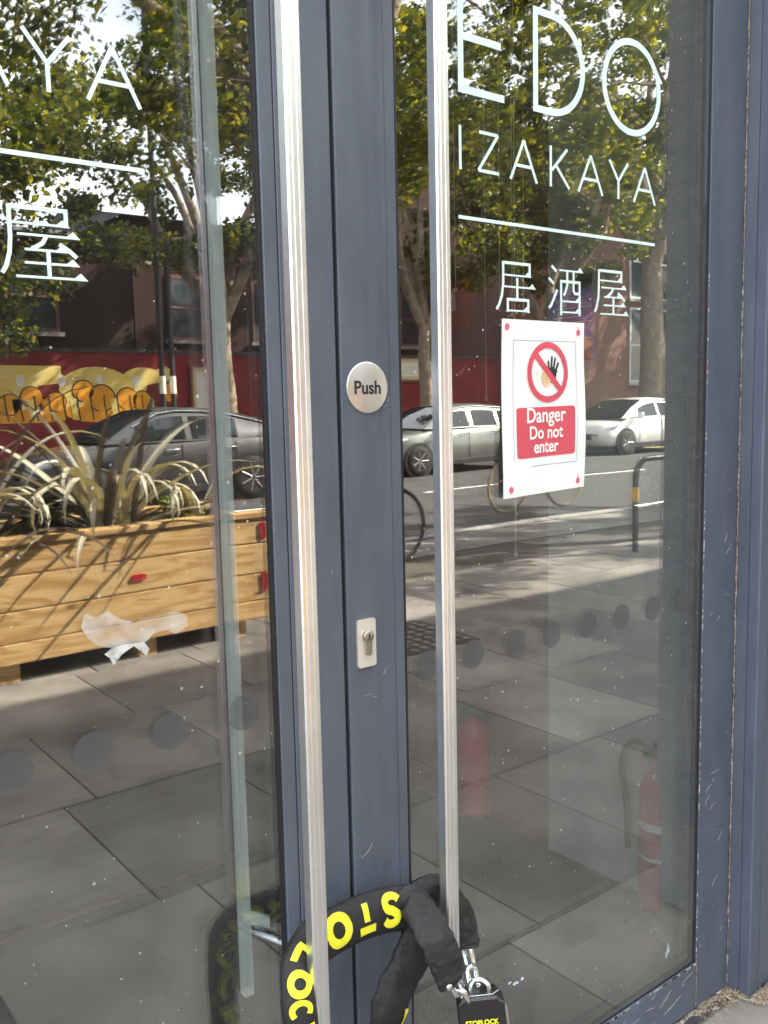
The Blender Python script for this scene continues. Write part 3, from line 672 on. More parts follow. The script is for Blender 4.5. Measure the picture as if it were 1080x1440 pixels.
for s_ in (0, 1):
    mb.add([((lambda p: (p[0], p[1]+.0003*s_, p[2]))(psurf(i/n1, j/n2))) for j in range(n2+1) for i in range(n1+1)],
           [(j*(n1+1)+i, j*(n1+1)+i+1, (j+1)*(n1+1)+i+1, (j+1)*(n1+1)+i) for j in range(n2) for i in range(n1)], True)
mb.build('sheet', M['paper'], po)
def subd_poly_fill(mb2, x0, x1, z0, z1, nx, nz, inside=None):
    dx, dz = (x1-x0)/nx, (z1-z0)/nz
    for i in range(nx):
        for j in range(nz):
            mb2.add([(x0+i*dx, 0, z0+j*dz), (x0+(i+1)*dx, 0, z0+j*dz), (x0+(i+1)*dx, 0, z0+(j+1)*dz), (x0+i*dx, 0, z0+(j+1)*dz)], [(0, 1, 2, 3)])
def ring(cx, cz, ru, rv, wu, wv, n=72):
    vs = []; fs = []
    for i in range(n):
        a = 2*math.pi*i/n; vs += [(cx+(ru)*math.cos(a), 0, cz+(rv)*math.sin(a)), (cx+(ru-wu)*math.cos(a), 0, cz+(rv-wv)*math.sin(a))]
    for i in range(n): j = (i+1) % n; fs.append((2*i, 2*j, 2*j+1, 2*i+1))
    return vs, fs
def strip(p0, p1, wu, wv, n=16):
    P0, P1 = Vector(p0), Vector(p1); vs = []; d = P1-P0; nn = Vector((-d.y*1.4, d.x/1.4)).normalized()
    for i in range(n+1):
        c = P0+d*(i/n); vs += [(c.x+nn.x*wu, 0, c.y+nn.y*wv), (c.x-nn.x*wu, 0, c.y-nn.y*wv)]
    return vs, [(2*i, 2*i+2, 2*i+3, 2*i+1) for i in range(n)]
mb = MB()   # thin printed border
for p0, p1 in (((.13, .885), (.89, .885)), ((.13, .885), (.13, .20)), ((.89, .885), (.89, .165)), ((.33, .165), (.89, .165))):
    mb.add(*strip(p0, p1, .0028, .0020, 24))
on_poster(mb, .0004); mb.build('border_line', M['line_ink'], po)
CU, CV, RU, RV = .535, .705, .245, .175
mb = MB(); mb.add(*ring(CU, CV, RU, RV, .050, .0355))
a = R(128); mb2 = MB()
mb.add(*strip((CU-(RU-.02)*.72, CV+(RV-.015)*.70), (CU+(RU-.02)*.72, CV-(RV-.015)*.70), .026, .019))
on_poster(mb, .0012); mb.build('prohibition_sign', M['red_ink'], po)
# raised palm
mb = MB(); 
def blobpts(cx, cz, ru, rv, n=20): return [(cx+ru*math.cos(2*math.pi*i/n), 0, cz+rv*math.sin(2*math.pi*i/n)) for i in range(n)]
mb.add(blobpts(.585, .690, .052, .048), [list(range(20))])
for x0, z0, x1, z1 in ((.548, .71, .540, .765), (.575, .72, .585, .793), (.598, .715, .625, .785), (.618, .70, .662, .757), (.60, .67, .640, .712)):
    mb.add(*strip((x0, z0), (x1, z1), .011, .009, 6)); mb.add(blobpts(x1, z1, .010, .008, 10), [list(range(10))])
on_poster(mb, .0006); mb.build('hand_symbol', M['black_ink'], po)
mb = MB(); mb.add(blobpts(.515, .672, .060, .052), [list(range(20))])
for x0, z0 in ((.40, .69), (.42, .71), (.41, .66), (.38, .70)): mb.add(strip((x0, z0), (x0+.02, z0+.002), .003, .002, 2)[0], [(0, 2, 3, 1), (2, 4, 5, 3)])
on_poster(mb, .0009); mb.build('spark_symbol', M['tan_ink'], po)
mb = MB(); rp = rrect(.165, .865, .215, .505, .03, 4)
# panel as a fine grid clipped by its rounded corners
nx, nz = 24, 20
for i in range(nx):
    for j in range(nz):
        u0, u1 = .165+.70*i/nx, .165+.70*(i+1)/nx; v0, v1 = .215+.29*j/nz, .215+.29*(j+1)/nz
        if (i in (0, nx-1)) and (j in (0, nz-1)): continue
        mb.add([(u0, 0, v0), (u1, 0, v0), (u1, 0, v1), (u0, 0, v1)], [(0, 1, 2, 3)])
for cu, cv in ((.165, .215), (.865, .215), (.165, .505), (.865, .505)):
    su = 1 if cu < .5 else -1; sv = 1 if cv < .3 else -1; a_, b_ = .70/nx, .29/nz
    mb.add([(cu+su*a_, 0, cv), (cu+su*a_*.3, 0, cv+sv*b_*.3), (cu, 0, cv+sv*b_), (cu+su*a_, 0, cv+sv*b_)], [(0, 1, 2, 3)])
on_poster(mb, .0006); panel = mb.build('text_panel', M['red_ink'], po)
def poster_text(body, size, cu, v):
    o = text_obj('lettering', body, size, (0, 0, 0), M['white_ink'], panel, bold=size*.018, depth=0, align='CENTER')
    off = origin(panel)
    for vt in o.data.vertices:
        u = cu+vt.co.x*.95/(PX1-PX0); vv = v+vt.co.z*1.04/(PZ1-PZ0); p = psurf(u, vv)
        vt.co = Vector((p[0], p[1]-.0011, p[2]))
    o.location = -off; o.data.update()
poster_text('Danger', .0345, .510, .418); poster_text('Do not', .0300, .510, .322); poster_text('enter', .0300, .510, .240)
for u, v in ((.055, .958), (.92, .940), (.085, .045), (.915, .045)):
    mb = MB(); x, y, z = psurf(u, v); n = 14
    mb.prism([(x+.0048*math.cos(2*math.pi*i/n)*random.uniform(.85, 1.1), z+.0058*math.sin(2*math.pi*i/n)*random.uniform(.85, 1.1)) for i in range(n)], y-.0014, y-.0004)
    if u > .5: mb.tube([(x, y-.001, z+.004), (x-.001, y-.001, z+.011)], .0007, 5)
    mb.build('tack', M['tack'], po)

# ============================================================ CHAIN LOCK
ch = thing('chain_lock', 'black fabric sleeved chain with yellow lettering looped round both door handles', 'chain lock', (.80, -.07, .52))
def catmull(P, n):
    P = [Vector(p) for p in P]; out = []
    Q = [P[0]*2-P[1]]+P+[P[-1]*2-P[-2]]
    for i in range(1, len(Q)-2):
        for j in range(n):
            t = j/n; a, b, c, d = Q[i-1], Q[i], Q[i+1], Q[i+2]
            out.append(.5*((2*b)+(-a+c)*t+(2*a-5*b+4*c-d)*t*t+(-a+3*b-3*c+d)*t**3))
    out.append(P[-1]); return out
from mathutils import noise as mn
def sleeve_surface(P, hw, ht, seed, crease=1.0):
    """returns f(s in 0..1, a radians)->point and the frames; a=0 faces the viewer side, flattened fabric tube"""
    k = len(P); fr_ = []; prev = None
    for i in range(k):
        t = (P[min(i+1, k-1)]-P[max(i-1, 0)]).normalized()
        face = Vector((-.15, -1, .25)); side = t.cross(face).normalized(); f = side.cross(t).normalized()
        fr_.append((P[i], t, side, f))
    def pt(s, a, lift=0):
        x = s*(k-1); i = min(int(x), k-2); u = x-i
        p = fr_[i][0].lerp(fr_[i+1][0], u); sd = fr_[i][2].lerp(fr_[i+1][2], u); f = fr_[i][3].lerp(fr_[i+1][3], u)
        h = hw(s) if callable(hw) else hw; w_ = ht(s) if callable(ht) else ht
        nz = mn.noise(Vector((s*9+seed, math.cos(a)*1.3, math.sin(a)*1.3)))+.5*mn.noise(Vector((s*26+seed, math.cos(a)*2.4+3, math.sin(a)*2.4)))
        nz += .45*mn.noise(Vector((s*14+math.sin(a)*1.8+seed, math.sin(a)*3, 7))); g = 1+.15*nz*crease
        return p+f*((w_*g+lift)*math.cos(a))+sd*((h*(1+.07*nz*crease)+lift*.6)*math.sin(a))
    return pt
def sleeve(P, hw, ht, seed, parent, crease=1.0, ns=110, na=36, rag=False):
    pt = sleeve_surface(P, hw, ht, seed, crease); vs = []; fs = []
    for i in range(ns+1):
        for j in range(na): vs.append(pt(i/ns, 2*math.pi*j/na))
    for i in range(ns):
        for j in range(na): fs.append((i*na+j, i*na+(j+1) % na, (i+1)*na+(j+1) % na, (i+1)*na+j))
    mb = MB(); mb.add(vs, fs, True); mb.add(vs[:na], [list(range(na))]); mb.add(vs[-na:], [list(range(na))])
    return mb.build('fabric_sleeve', M['sleeve'], parent), pt
# lower left loop with the printing, then behind both handles
PA = catmull([(.622, -.108, .30), (.617, -.108, .42), (.6155, -.106, .51), (.6165, -.098, .548), (.632, -.078, .575), (.668, -.056, .583), (.730, -.050, .587), (.790, -.052, .586), (.850, -.058, .574), (.885, -.058, .566)], 12)
sa, pa = sleeve(PA, lambda s: .0245+.0095*min(1, max(0, (s-.36)/.2)), .0165, 3, ch, .75, 170)
def print_glyph(strokes, s0, ds, wd, parent, turn=-.12):
    """strokes in unit box (u along reading direction, v up) mapped upside-down along the sleeve, running right to left"""
    mb = MB()
    for st in strokes:
        cl = st[0] == st[-1] and len(st) > 3
        P = [Vector(p) for p in (st[:-1] if cl else st)]; Q = []
        for i in range(len(P) if cl else len(P)-1):
            a, b = P[i], P[(i+1) % len(P)]; n = max(2, int((b-a).length/.12))
            Q += [a.lerp(b, j/n) for j in range(n)]
        if not cl: Q.append(P[-1])
        k = len(Q); vs = []; fs = []
        for i in range(k):
            d = (Q[(i+1) % k]-Q[i-1]) if cl else (Q[min(i+1, k-1)]-Q[max(i-1, 0)])
            d.normalize(); nn = Vector((-d.y, d.x))
            for e in range(4):
                q = Q[i]+nn*wd*(e/3-.5)*2
                s = s0-q.x*ds; a = (q.y-.5)*1.36      # upside down text
                vs.append(pa(s, a+turn, .0011))
        for i in range(k if cl else k-1):
            j = (i+1) % k
            for e in range(3): fs.append((4*i+e, 4*j+e, 4*j+e+1, 4*i+e+1))
        mb.add(vs, fs, True)
    return mb.build('printed_letter', M['yellow'], parent)
arc = lambda cx, cy, rx, ry, a0, a1, n=12: [(cx+rx*math.cos(R(a0+(a1-a0)*i/n)), cy+ry*math.sin(R(a0+(a1-a0)*i/n))) for i in range(n+1)]
gl_O = [arc(.5, .5, .40, .42, 0, 360, 16)]; gl_O[0][-1] = gl_O[0][0]
gl_S = [arc(.5, .74, .34, .22, 20, 200, 8)+arc(.5, .28, .34, .24, 90, -160, 10)]
gl_T = [[(.05, .93), (.95, .93)], [(.5, .66), (.5, .05)]]; gl_L = [[(.2, 1), (.2, .06), (.9, .06)]]
gl_P = [[(.2, .0), (.2, .40)], [(.2, .62), (.2, .95), (.60, .95), (.84, .80), (.84, .64), (.60, .50), (.38, .50)]]
gl_C = [arc(.55, .5, .40, .42, 50, 310, 12)]; gl_K = [[(.2, 0), (.2, 1)], [(.85, 1), (.35, .5), (.9, 0)]]
tot = sum((PA[i+1]-PA[i]).length for i in range(len(PA)-1)); step = .049
# arc-length correction is small because the control points are spaced evenly
s_list = [.835, .755, .668, .585, .500, .415, .330, .245]
for gq, s0, sz in zip((gl_S, gl_T, gl_O, gl_P, gl_L, gl_O, gl_C, gl_K), s_list, (.062, .062, .075, .07, .07, .078, .07, .07)):
    print_glyph(gq, s0, sz, .145 if gq is not gl_O else .155, sa)
for gq, s0 in zip((gl_S, gl_T, gl_O, gl_P, gl_L, gl_O, gl_C, gl_K), (.62, .545, .47, .40, .33, .26, .19, .12)): print_glyph(gq, s0, .068, .12, sa, math.pi-.1)
# front strand ending in the rivet
PB = catmull([(.838, -.050, .580), (.842, -.075, .592), (.842, -.100, .576), (.843, -.122, .560), (.849, -.136, .530), (.856, -.141, .502), (.860, -.141, .492)], 12)
sb, pb = sleeve(PB, lambda s: .0235+.0055*math.sin(min(1, s)*3.1)-.002*(s > .93), lambda s: .015-.003*s, 11, ch, 1.7, 120)
mb = MB(); c = pb(.90, .55, .002); mb.lathe(tuple(c), [(.0052, .004), (.0052, 0), (.0035, -.0016), (.0012, -.0018)], 'y', 20); mb.build('rivet', M['steel'], sb)
# back strand passing behind the right handle
PC = catmull([(.862, -.052, .588), (.895, -.060, .590), (.925, -.066, .566), (.940, -.078, .532), (.940, -.088, .500), (.938, -.092, .488)], 12)
sleeve(PC, .021, .013, 23, ch, 1.8, 70)
# slack strand hanging down between the handles
PD = catmull([(.872, -.066, .580), (.862, -.074, .552), (.845, -.078, .520), (.820, -.076, .488), (.797, -.074, .452), (.784, -.074, .410), (.78, -.074, .35)], 12)
sd_, pd_ = sleeve(PD, lambda s: .025+.007*math.sin(s*3.1), .0125, 31, ch, 1.7, 100)
mb = MB(); vs = []
for i in range(11):
    for e in range(3): vs.append(pd_(.70+.02*i, -1.25+e*.20+.25*(i/10), .0012))
mb.add(vs, [(3*i+e, 3*i+3+e, 3*i+4+e, 3*i+1+e) for i in range(10) for e in range(2)], True); mb.build('printed_letter', M['yellow'], sd_)
# chain links
def link(c, d, n, L_=.040, W_=.0245, r=.0048):
    """oval link centred at c, long axis d, n = normal of its plane"""
    c, d, n = Vector(c), Vector(d).normalized(), Vector(n).normalized(); n = (n-d*n.dot(d)).normalized(); s = d.cross(n)
    pts = []; a = L_/2-W_/2; q = W_/2-r
    for i in range(24):
        t = 2*math.pi*i/24; pts.append(c+d*(math.cos(t)*q+(a if math.cos(t) > 0 else -a))+s*(math.sin(t)*q))
    mb = MB(); mb.tube(pts, r, 10, closed=True, up=tuple(n)); return mb.build('chain_link', M['zinc'], ch)
link((.9330, -.098, .478), (0, -.35, -1), (1, .25, 0)); link((.9275, -.113, .452), (-.12, -.5, -1), (-.15, -1, .5)); link((.9180, -.130, .442), (-.5, -.6, -1), (1, -.1, 0), .036)
link((.8690, -.141, .476), (.6, .05, -1), (.1, -1, 0)); link((.8800, -.142, .458), (.55, .0, -1), (1, .2, .6), .038)

# ============================================================ PADLOCK held by the chain
pk = thing('padlock', 'black padlock hanging from the chain at the right door handle', 'padlock', (.908, -.150, .44))
def lock_part(mb, name, m, parent): return mb.build(name, m, parent, world=False)
mb = MB(); prof = [(-.036, -.10), (-.036, .004), (-.026, .016), (.026, .016), (.036, .004), (.036, -.10)]
n = len(prof)
def loft(mb, sect):
    k = len(sect); n = len(sect[0]); vs = [p for s_ in sect for p in s_]
    fs = [(i*n+j, i*n+(j+1) % n, (i+1)*n+(j+1) % n, (i+1)*n+j) for i in range(k-1) for j in range(n)]+[list(range(n)), [(k-1)*n+j for j in range(n)]]
    mb.add(vs, fs)
loft(mb, [[(x*.94, -.0185, z*(1 if z < 0 else .55)) for x, z in prof], [(x, -.0155, z*(1 if z < 0 else .8)) for x, z in prof], [(x, .0155, z) for x, z in prof], [(x*.94, .0185, z) for x, z in prof]])
body = lock_part(mb, 'body', M['lockblack'], pk)
mb = MB(); mb.prism([(.0362, -.1), (.0362, .000), (.0402, -.006), (.0402, -.1)], -.0135, .0135); lock_part(mb, 'side_plate', M['lockgrey'], pk)
mb = MB(); mb.tube([(-.030, -.006, .0165), (-.020, -.0145, .0145), (.020, -.0145, .0145), (.030, -.006, .0165)], .0011, 6); lock_part(mb, 'rim_edge', M['lockgrey'], pk)
mb = MB(); mb.tube(catmull([(-.012, .004, .0), (-.012, .004, .019), (-.006, .006, .028), (.006, .006, .028), (.015, .004, .019), (.015, .004, 0)], 6), .0045, 10); lock_part(mb, 'shackle', M['zinc'], pk)
tx = text_obj('lettering', 'STOPLOCK', .0098, (0, 0, 0), M['yellow'], body, bold=.0003, align='CENTER', depth=.0002)
tx.location = (-.001, -.0202, -.0255)
pk.rotation_euler = (R(-12), R(-5), R(-38))

# ============================================================ LITTER at the foot of the jamb
mb = MB()
for i in range(900):
    if random.random() < .6: x = random.uniform(1.70, 2.0); y = -abs(random.gauss(0, .020))-.001-(.056 if x > 1.846 else 0)
    else: x = random.gauss(1.85, .035); y = -.0-abs(random.gauss(.02, .018))-(.03 if x > 1.846 else 0)
    z = GZ+.003+random.random()*.012*(1-min(1, abs(y)*6)); L_ = random.uniform(.003, .016); a = random.gauss(R(30), .9); e = random.uniform(-.3, .5)
    d = Vector((math.cos(a)*math.cos(e), math.sin(a)*math.cos(e), math.sin(e)))*L_; c = Vector((x, y, z))
    if y > -.002 and x < 1.846: continue
    wv = d.cross(Vector((0, 0, 1))).normalized()*random.uniform(.0003, .0011)
    mb.mi = 0 if random.random() < .85 else 1
    mb.add([c-d/2-wv, c-d/2+wv, c+d/2+wv*.4, c+d/2-wv*.4, c+Vector((0, 0, .0012))], [(0, 1, 4), (1, 2, 4), (2, 3, 4), (3, 0, 4)])
stuff(mb.build('plant_litter', [M['dry'], M['grit']]), 'dry plant litter and grit gathered at the foot of the door frame', 'litter')
mb = MB(); n = 26; vs = []
pts = [(1.58+.42*i/n, -.004-.018*random.random()-(.058 if 1.58+.42*i/n > 1.846 else 0)-.016*math.exp(-((1.58+.42*i/n-1.83)/.03)**2)) for i in range(n+1)]
for (x, y) in pts: b = -.001-(.056 if x > 1.846 else 0); vs += [(x, b, GZ+.001), (x, b, GZ+.010+random.random()*.004), (x, (b+y)/2, GZ+.007), (x, y-.012, GZ+.0008)]
mb.add(vs, [(4*i+j, 4*i+4+j, 4*i+5+j, 4*i+1+j) for i in range(n) for j in range(3)], True)
stuff(mb.build('dirt_drift', M['brown_dirt']), 'brown dirt drifted against the bottom of the right door', 'dirt')

# ============================================================ INTERIOR seen through the glass
mb = MB(); mb.box(-1.2, 2.04, .34, 1.31, GZ-.02, GZ-.002); tag(mb.build('entrance_mat', M['mat']), 'dark blue-grey entrance mat on the floor just inside the doors', 'mat')
mb = MB(); mb.box(-5.7, 7.7, 1.345, 6.9, GZ-.02, GZ); struct(mb.build('floor', M['timber_floor']))
mb = MB(); mb.box(-1.2, 2.04, 1.312, 1.326, GZ-.02, GZ+.004); mb.box(-1.2, 2.04, 1.330, 1.343, GZ-.02, GZ+.003); tag(mb.build('mat_trim', M['brass']), 'thin brass trim along the inner edge of the entrance mat', 'floor trim')
iw = thing('interior_wall', 'oxblood side wall inside the right door with a pale lower panel', 'wall', (2.1, 1, GZ))
mb = MB(); mb.box(2.055, 2.2, .735, 3.4, GZ, 2.9); mb.build('red_wall', M['int_red'], iw)
mb = MB(); mb.box(2.050, 2.2, .31, .73, GZ, 2.9); mb.build('pale_panel', M['int_pale'], iw)
mb = MB(); mb.box(1.990, 2.2, .075, .300, GZ, 2.9); tag(mb.build('woven_screen', M['weave'], None), 'dark grey woven screen panel inside the glass, at the right edge of the right door', 'screen')
fs_ = thing('fire_notice', 'blue and red fire action notice on the side wall inside, above the poster', 'notice', (2.046, .64, 1.56))
mb = MB(); mb.box(2.0455, 2.0495, .565, .715, 1.455, 1.66); bd = mb.build('board', M['blue_ink'], fs_)
mb = MB(); mb.box(2.0440, 2.0455, .567, .713, 1.457, 1.515); mb.build('red_panel', M['ext_red'], fs_)
mb = MB(); mb.box(2.0440, 2.0455, .565, .715, 1.655, 1.69); mb.build('header_strip', M['lockgrey'], fs_)
mb = MB()
for z in (1.515, 1.56, 1.60): mb.box(2.0432, 2.0440, .567, .713, z, z+.0025)
for z in (1.535, 1.545, 1.575, 1.585, 1.59): mb.box(2.0432, 2.0440, .60, .70, z, z+.002)
mb.build('print_line', M['white_ink'], fs_)
rotw = Matrix.Rotation(R(-90), 4, 'Z') @ Matrix.Rotation(R(90), 4, 'X')
text_obj('lettering', 'Fire action', .026, (2.0438, .708, 1.618), M['white_ink'], fs_, rot=rotw)
cp = thing('fire_call_point', 'small red fire call point with pale label on the dark side wall inside', 'call point', (2.04, 1.12, 1.66))
mb = MB(); mb.box(2.030, 2.054, 1.05, 1.20, 1.58, 1.73, .006); mb.build('housing', M['ext_red'], cp)
mb = MB(); mb.box(2.0275, 2.0300, 1.100, 1.150, 1.635, 1.685); mb.build('label_plate', M['paper'], cp)
def extinguisher(x, y, z0, h, label, bands=True):
    t = thing('fire_extinguisher', label, 'fire extinguisher', (x, y, z0), 'fire extinguishers inside the right door')
    r = h*(.125 if z0 < 0 else .15)
    mb = MB(); mb.lathe((x, y, z0), [(r*.9, 0), (r, .02), (r, h*.72), (r*.8, h*.80), (r*.35, h*.86), (r*.35, h*.9)], 'z', 24); b = mb.build('cylinder', M['ext_red'], t)
    if bands: mb = MB(); mb.lathe((x, y, z0), [(r*1.01, h*.32), (r*1.01, h*.34)], 'z', 24, False); mb.build('label_band', M['paper'], b)
    if bands: mb = MB(); mb.lathe((x, y, z0), [(r*1.01, h*.50), (r*1.01, h*.545)], 'z', 24, False); mb.build('label_band', M['paper'], b)
    mb = MB(); mb.box(x-r*.3, x+r*.3, y-r*.8, y+r*.8, z0+h*.9, z0+h*.95); mb.box(x-r*.2, x+r*.2, y-r*1.1, y+r*.3, z0+h*.97, z0+h); mb.build('handle', M['black_metal'], t)
    mb = MB(); mb.tube(catmull([(x, y, z0+h*.92), (x-.02, y+r*1.3, z0+h*.98), (x-.02, y+r*2.0, z0+h*.82), (x-.02, y+r*1.7, z0+h*.60), (x-.02, y+r*1.6, z0+h*.30)], 6), .009, 8); mb.build('hose', M['black_metal'], t)
    return t
extinguisher(2.035, .318, GZ, .46, 'red fire extinguisher with hose standing against the pale panel, low at right')
extinguisher(1.985, .99, .02, .36, 'plain red fire extinguisher hung low, just right of the right pull handle', False)
for (x, y, zb, lb) in ((1.985, 1.05, 1.70, 'thin pale cord inside the glass above the fire call point'), (1.985, .92, 1.36, 'long thin cord inside, ending just left of the poster'), (1.985, .86, 1.62, 'thin cord inside, behind the letters I Z of the right door'),
                      (1.985, .81, 1.60, 'thin cord inside, behind the first A of the right door lettering'), (1.985, .765, 1.60, 'thin cord inside, behind the letter K of the right door'), (1.88, .70, .92, 'longest pale cord inside, hanging below the poster to knee height')):
    mb = MB(); mb.tube([(x, y, zb), (x, y, 2.89)], .0018, 6); mb.lathe((x, y, zb-.012), [(.002, 0), (.006, .004), (.006, .009), (.002, .013)], 'z', 10)
    tag(mb.build('hanging_cord', M['cord']), lb, 'cord', 'thin cords hanging inside the right door')

# ============================================================ STREET (seen mirrored in the glass)
# ---- planter
pl = thing('wooden_planter', 'long pine board planter with red reflectors on the pavement opposite the left door', 'planter', (1.9, -4.0, GZ))
x0, x1 = .25, 2.82; yf, yb = -3.60, -4.45
for (a, b) in ((.075, .185), (.190, .350), (.356, .535), (.541, .690)):
    mb = MB(); mb.box(x0, x1, yf-.045, yf, a, b, .006); mb.build('board', M['pine'], pl)
    mb = MB(); mb.box(x0, x1, yb, yb+.045, a, b, .006); mb.build('board', M['pine'], pl)
    for xx in (x0+.001, x1-.046):
        mb = MB(); mb.box(xx, xx+.045, yb+.047, yf-.047, a, b, .006); mb.build('board', M['pine'], pl)
mb = MB(); mb.box(x0-.01, x1+.012, yf-.10, yf+.014, .692, .728, .006); mb.build('cap_board', M['pine'], pl)
mb = MB(); mb.box(x0-.01, x1+.012, yb-.014, yb+.09, .692, .728, .006); mb.build('cap_board', M['pine'], pl)
for xx in (x0+.2, 1.25, 2.0, x1-.25):
    mb = MB(); mb.box(xx, xx+.1, yb+.05, yf-.05, GZ, .073); mb.build('bearer', M['pine'], pl)
mb = MB(); mb.box(x0+.05, x1-.05, yb+.05, yf-.1, .55, .64); stuff(mb.build('soil', M['soil'], pl))
for (x, z, w_, h_) in ((1.99, .435, .085, .034), (2.775, .615, .038, .10), (2.775, .300, .038, .11)):
    mb = MB(); mb.prism(rrect(x-w_/2, x+w_/2, z-h_/2, z+h_/2, .015), yf, yf+.010); mb.build('red_reflector', M['reflector'], pl)
# ---- flax
def flax(cx, cy, n, Lr, seed, label, group='flax plants in the planter', front=6):
    rr = random.Random(seed); t = thing('flax_plant', label, 'plant', (cx, cy, .63), group)
    for k in range(n):
        az = rr.uniform(0, 2*math.pi); el = R(rr.uniform(14, 66)); L_ = rr.uniform(*Lr); sag = rr.uniform(.4, 1.5)
        if k < front: az = rr.uniform(R(50), R(150)); el = R(rr.uniform(48, 66)); sag = rr.uniform(1.9, 2.6); L_ = rr.uniform(.75, .95)
        bw = rr.uniform(.017, .034); bx, by = cx+rr.gauss(0, .05), cy+rr.gauss(0, .05); z = .62; vs = []; e = el; x, y = bx, by; tw = rr.uniform(-.4, .4)
        nseg = 12
        for i in range(nseg+1):
            u = i/nseg; wd = bw*(1-.12*(1-u)-u**3*.95); sd = Vector((-math.sin(az+tw), math.cos(az+tw), .0)); up = Vector((0, 0, 1))
            p = Vector((x, y, z)); fold = Vector((0, 0, .35*wd))
            vs += [p-sd*wd+fold, p-fold*.6, p+sd*wd+fold]
            x += math.cos(e)*math.cos(az)*L_/nseg; y += math.cos(e)*math.sin(az)*L_/nseg; z += math.sin(e)*L_/nseg
            e -= sag*(u**1.3)*2.6/nseg*1.4
        fs = [(3*i+j, 3*i+3+j, 3*i+4+j, 3*i+1+j) for i in range(nseg) for j in range(2)]
        mb = MB(); mb.add(vs, fs, True); mb.build('leaf_blade', M['flax_a'] if (rr.random() < .28 or k < front) else M['flax_b'], t)
flax(1.98, -3.98, 64, (.75, 1.3), 5, 'large cream and bronze flax with arching blades, middle of the wooden planter', front=11)
flax(1.25, -4.02, 40, (.75, 1.35), 9, 'flax with long arching blades near the left end of the wooden planter', front=3)
flax(2.52, -3.90, 12, (.35, .6), 12, 'small sparse flax near the right end of the wooden planter', front=2)
def leaf_cloud(centres, sizes, per, leaf, rngs):
    """many folded leaf quads scattered round cluster centres -> arrays"""
    C = np.asarray(centres, float); S = np.asarray(sizes, float)
    n = len(C)*per; c = np.repeat(C, per, 0); s = np.repeat(S, per)
    d = rngs.normal(size=(n, 3)); d /= np.linalg.norm(d, axis=1)[:, None]; rad = rngs.random(n)**.45
    p = c+d*(s*rad)[:, None]*np.array([1, 1, .72])
    nrm = rngs.normal(size=(n, 3)); nrm[:, 2] += .8; nrm /= np.linalg.norm(nrm, axis=1)[:, None]
    a = np.cross(nrm, rngs.normal(size=(n, 3))); a /= np.linalg.norm(a, axis=1)[:, None]; b = np.cross(nrm, a)
    L_ = leaf*(.6+.8*rngs.random(n))
    v = np.empty((n, 4, 3)); v[:, 0] = p-a*L_[:, None]*.5; v[:, 1] = p+b*(L_*.33)[:, None]+nrm*(L_*.08)[:, None]; v[:, 2] = p+a*L_[:, None]*.55; v[:, 3] = p-b*(L_*.33)[:, None]+nrm*(L_*.08)[:, None]
    return v.reshape(-1, 3), n
def quads_mesh(name, v, n, m, parent):
    me = bpy.data.meshes.new(name); o = origin(parent) if parent else Vector()
    v = v-np.array(o[:]); me.vertices.add(len(v)); me.vertices.foreach_set('co', v.astype(np.float32).ravel())
    me.loops.add(n*4); me.loops.foreach_set('vertex_index', np.arange(n*4, dtype=np.int32)); me.polygons.add(n)
    me.polygons.foreach_set('loop_start', np.arange(0, n*4, 4, dtype=np.int32)); me.polygons.foreach_set('loop_total', np.full(n, 4, np.int32))
    me.materials.append(m); me.update(calc_edges=True); ob = bpy.data.objects.new(name, me); col.objects.link(ob)
    if parent: ob.parent = parent
    return ob
for i, (x, y, r, lb) in enumerate(((2.44, -4.05, .16, 'low bright green shrub at the right end of the wooden planter'), (1.12, -3.95, .17, 'green shrub among the flax at the left of the wooden planter'), (.7, -4.0, .2, 'leafy green shrub at the far left of the wooden planter'), (1.62, -4.1, .13, 'small green shrub between the two big flax plants'))):
    t = thing('green_shrub', lb, 'shrub', (x, y, .63), 'shrubs in the planter')
    cs = [(x+random.gauss(0, r*.6), y+random.gauss(0, r*.5), .68+random.random()*r*.9) for _ in range(14)]
    v, n = leaf_cloud(cs, [r*.42]*14, 60, .035, rng); stuff(quads_mesh('foliage', v, n, M['shrub'], t))
    mb = MB()
    for c_ in cs[:8]: mb.tube([(x, y, .62), ((x+c_[0])/2, (y+c_[1])/2, .64), c_], [.006, .004, .002], 5)
    mb.build('stem', M['bark'], t)

